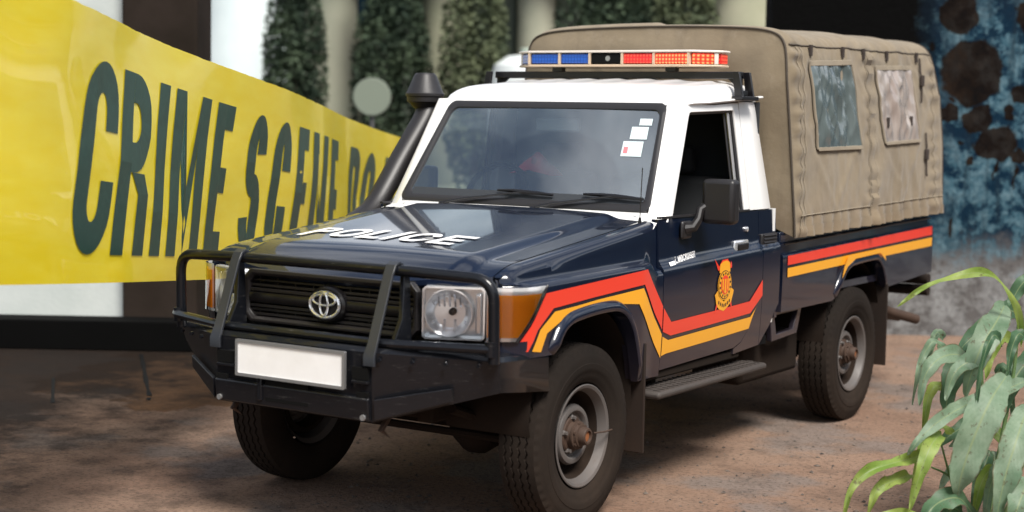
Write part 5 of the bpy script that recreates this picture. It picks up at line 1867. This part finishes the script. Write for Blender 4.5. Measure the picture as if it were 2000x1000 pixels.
PL = empty('leafy_plant', (PP(1950, 1040).x, PP(1950, 1040).y, 0), 'tall leafy green plant with broad drooping leaves at the lower right', 'plant')
px1 = 7.0 / 3153
LEAVES = [  # (midrib points (u, y, depth), half width in pixels at 7 m, material, fold, blunt)
    ([(2010, 640, 7.1), (1998, 560, 7.0), (1960, 512, 6.95), (1915, 498, 6.9), (1850, 515, 6.85), (1800, 542, 6.8), (1764, 570, 6.75)], 13, 'leaf_lime', .3, .8),
    ([(1975, 560, 7.15), (1962, 590, 7.0), (1935, 640, 6.9), (1915, 700, 6.9), (1905, 745, 6.95)], 46, 'leaf_grey', .25, .7),
    ([(1930, 690, 7.1), (1890, 662, 7.0), (1852, 670, 6.9), (1825, 705, 6.85), (1815, 765, 6.85)], 30, 'leaf_grey', .25, .7),
    ([(1915, 640, 7.3), (1885, 690, 7.2), (1872, 735, 7.15), (1868, 785, 7.15)], 40, 'leaf_deep', .2, .7),
    ([(2030, 705, 7.1), (1975, 732, 6.95), (1910, 760, 6.85), (1850, 800, 6.75), (1815, 838, 6.7), (1796, 866, 6.7)], 26, 'leaf_grey', .35, .65),
    ([(1985, 700, 6.9), (1955, 752, 6.75), (1925, 830, 6.7), (1905, 900, 6.7), (1898, 950, 6.75)], 62, 'leaf_grey', .25, .75),
    ([(2030, 760, 6.85), (2010, 830, 6.7), (1990, 910, 6.65), (1975, 1010, 6.65)], 50, 'leaf_grey', .25, .7),
    ([(1862, 818, 6.85), (1842, 845, 6.7), (1822, 905, 6.65), (1804, 978, 6.65)], 26, 'leaf_lime', .3, .65),
    ([(1850, 845, 6.9), (1815, 868, 6.8), (1770, 882, 6.7), (1715, 905, 6.65), (1685, 945, 6.62), (1672, 1010, 6.62)], 19, 'leaf_lime', .4, .8),
    ([(1805, 905, 6.85), (1770, 918, 6.75), (1738, 940, 6.7), (1722, 990, 6.7)], 21, 'leaf_lime', .3, .7),
    ([(1880, 1000, 6.8), (1810, 985, 6.7), (1740, 990, 6.65), (1680, 1004, 6.6)], 14, 'leaf_lime', .4, .8),
    ([(1935, 985, 6.85), (1905, 950, 6.75), (1868, 955, 6.7), (1840, 985, 6.65), (1825, 1040, 6.65)], 34, 'leaf_deep', .25, .75),
    ([(1960, 850, 7.1), (1945, 900, 7.05), (1935, 960, 7.0), (1930, 1030, 7.0)], 26, 'leaf_deep', .2, .7),
    ([(2010, 590, 7.4), (1985, 570, 7.35), (1945, 600, 7.3), (1900, 640, 7.25), (1885, 670, 7.25)], 34, 'leaf_deep', .25, .7),
    ([(2040, 650, 7.2), (2010, 690, 7.15), (1985, 740, 7.1), (1975, 800, 7.1)], 38, 'leaf_deep', .2, .7),
    ([(1985, 560, 7.2), (2005, 520, 7.2), (2030, 500, 7.2), (2060, 520, 7.2)], 22, 'leaf_deep', .25, .7),
    ([(1960, 800, 7.2), (1915, 800, 7.15), (1880, 822, 7.1), (1850, 850, 7.1)], 26, 'leaf_deep', .2, .7),
    ([(2000, 850, 7.2), (1965, 870, 7.1), (1915, 880, 7.05), (1880, 900, 7.0), (1862, 935, 7.0)], 30, 'leaf_grey', .2, .7),
    ([(2040, 900, 6.7), (2020, 960, 6.6), (2000, 1040, 6.6)], 40, 'leaf_grey', .2, .7),
    ([(2060, 620, 7.0), (2110, 590, 6.9), (2160, 640, 6.9), (2190, 720, 6.9)], 44, 'leaf_grey', .2, .7),
    ([(2060, 760, 7.0), (2120, 750, 6.9), (2180, 800, 6.9), (2200, 880, 6.9)], 44, 'leaf_deep', .2, .7),
    ([(1970, 930, 7.0), (1990, 880, 6.9), (2025, 860, 6.85), (2070, 900, 6.85)], 34, 'leaf_deep', .2, .7),
]
rp = random.Random(11)
for i in range(20):
    u, y, d = rp.uniform(1840, 2080), rp.uniform(600, 990), rp.uniform(6.75, 7.4)
    if y < 1500 - u * .47 - 40:
        y += 150
    dx, ln = rp.choice((-1, -1, -1, 1)) * rp.uniform(25, 60), rp.uniform(70, 130)
    LEAVES.append(([(u, y, d), (u + dx * .5, y - rp.uniform(5, 25), d - .03), (u + dx, y + ln * .25, d - .06), (u + dx * 1.25, y + ln, d - .07)], rp.uniform(12, 26), rp.choice(('leaf_grey', 'leaf_deep', 'leaf_deep', 'leaf_lime', 'leaf_grey')), .25, .7))
for i, (pts, hw, mt, fold, bl) in enumerate(LEAVES):
    o = leaf([PP(u, y, d) for u, y, d in pts], hw * px1, mt, None, fold, up=tuple(-FW * .8 + Vector((0, 0, .6))), blunt=bl, seed=i * 1.3)
    part(o, PL)
for pts, r in (([(1955, 1060, 7.1), (1965, 950, 7.1), (1985, 800, 7.12), (2000, 680, 7.12), (2005, 560, 7.12)], .013), ([(1945, 1060, 7.05), (1930, 980, 7.0), (1890, 912, 6.95), (1845, 888, 6.88)], .008), ([(1940, 1060, 7.0), (1900, 960, 6.95), (1862, 840, 6.9)], .008),
               ([(1965, 1060, 7.2), (2010, 930, 7.1), (2045, 780, 7.0), (2060, 640, 7.0)], .011), ([(1960, 960, 7.1), (1945, 800, 7.15), (1935, 680, 7.2), (1930, 640, 7.25)], .009)):
    q = catmull([PP(u, y, d) for u, y, d in pts], 6)
    q[0].z = min(q[0].z, -.02)
    o = MB().tube(q, [lerp(r, r * .5, k / (len(q) - 1)) for k in range(len(q))], 8).build('stem', 'stem', None)
    part(o, PL)
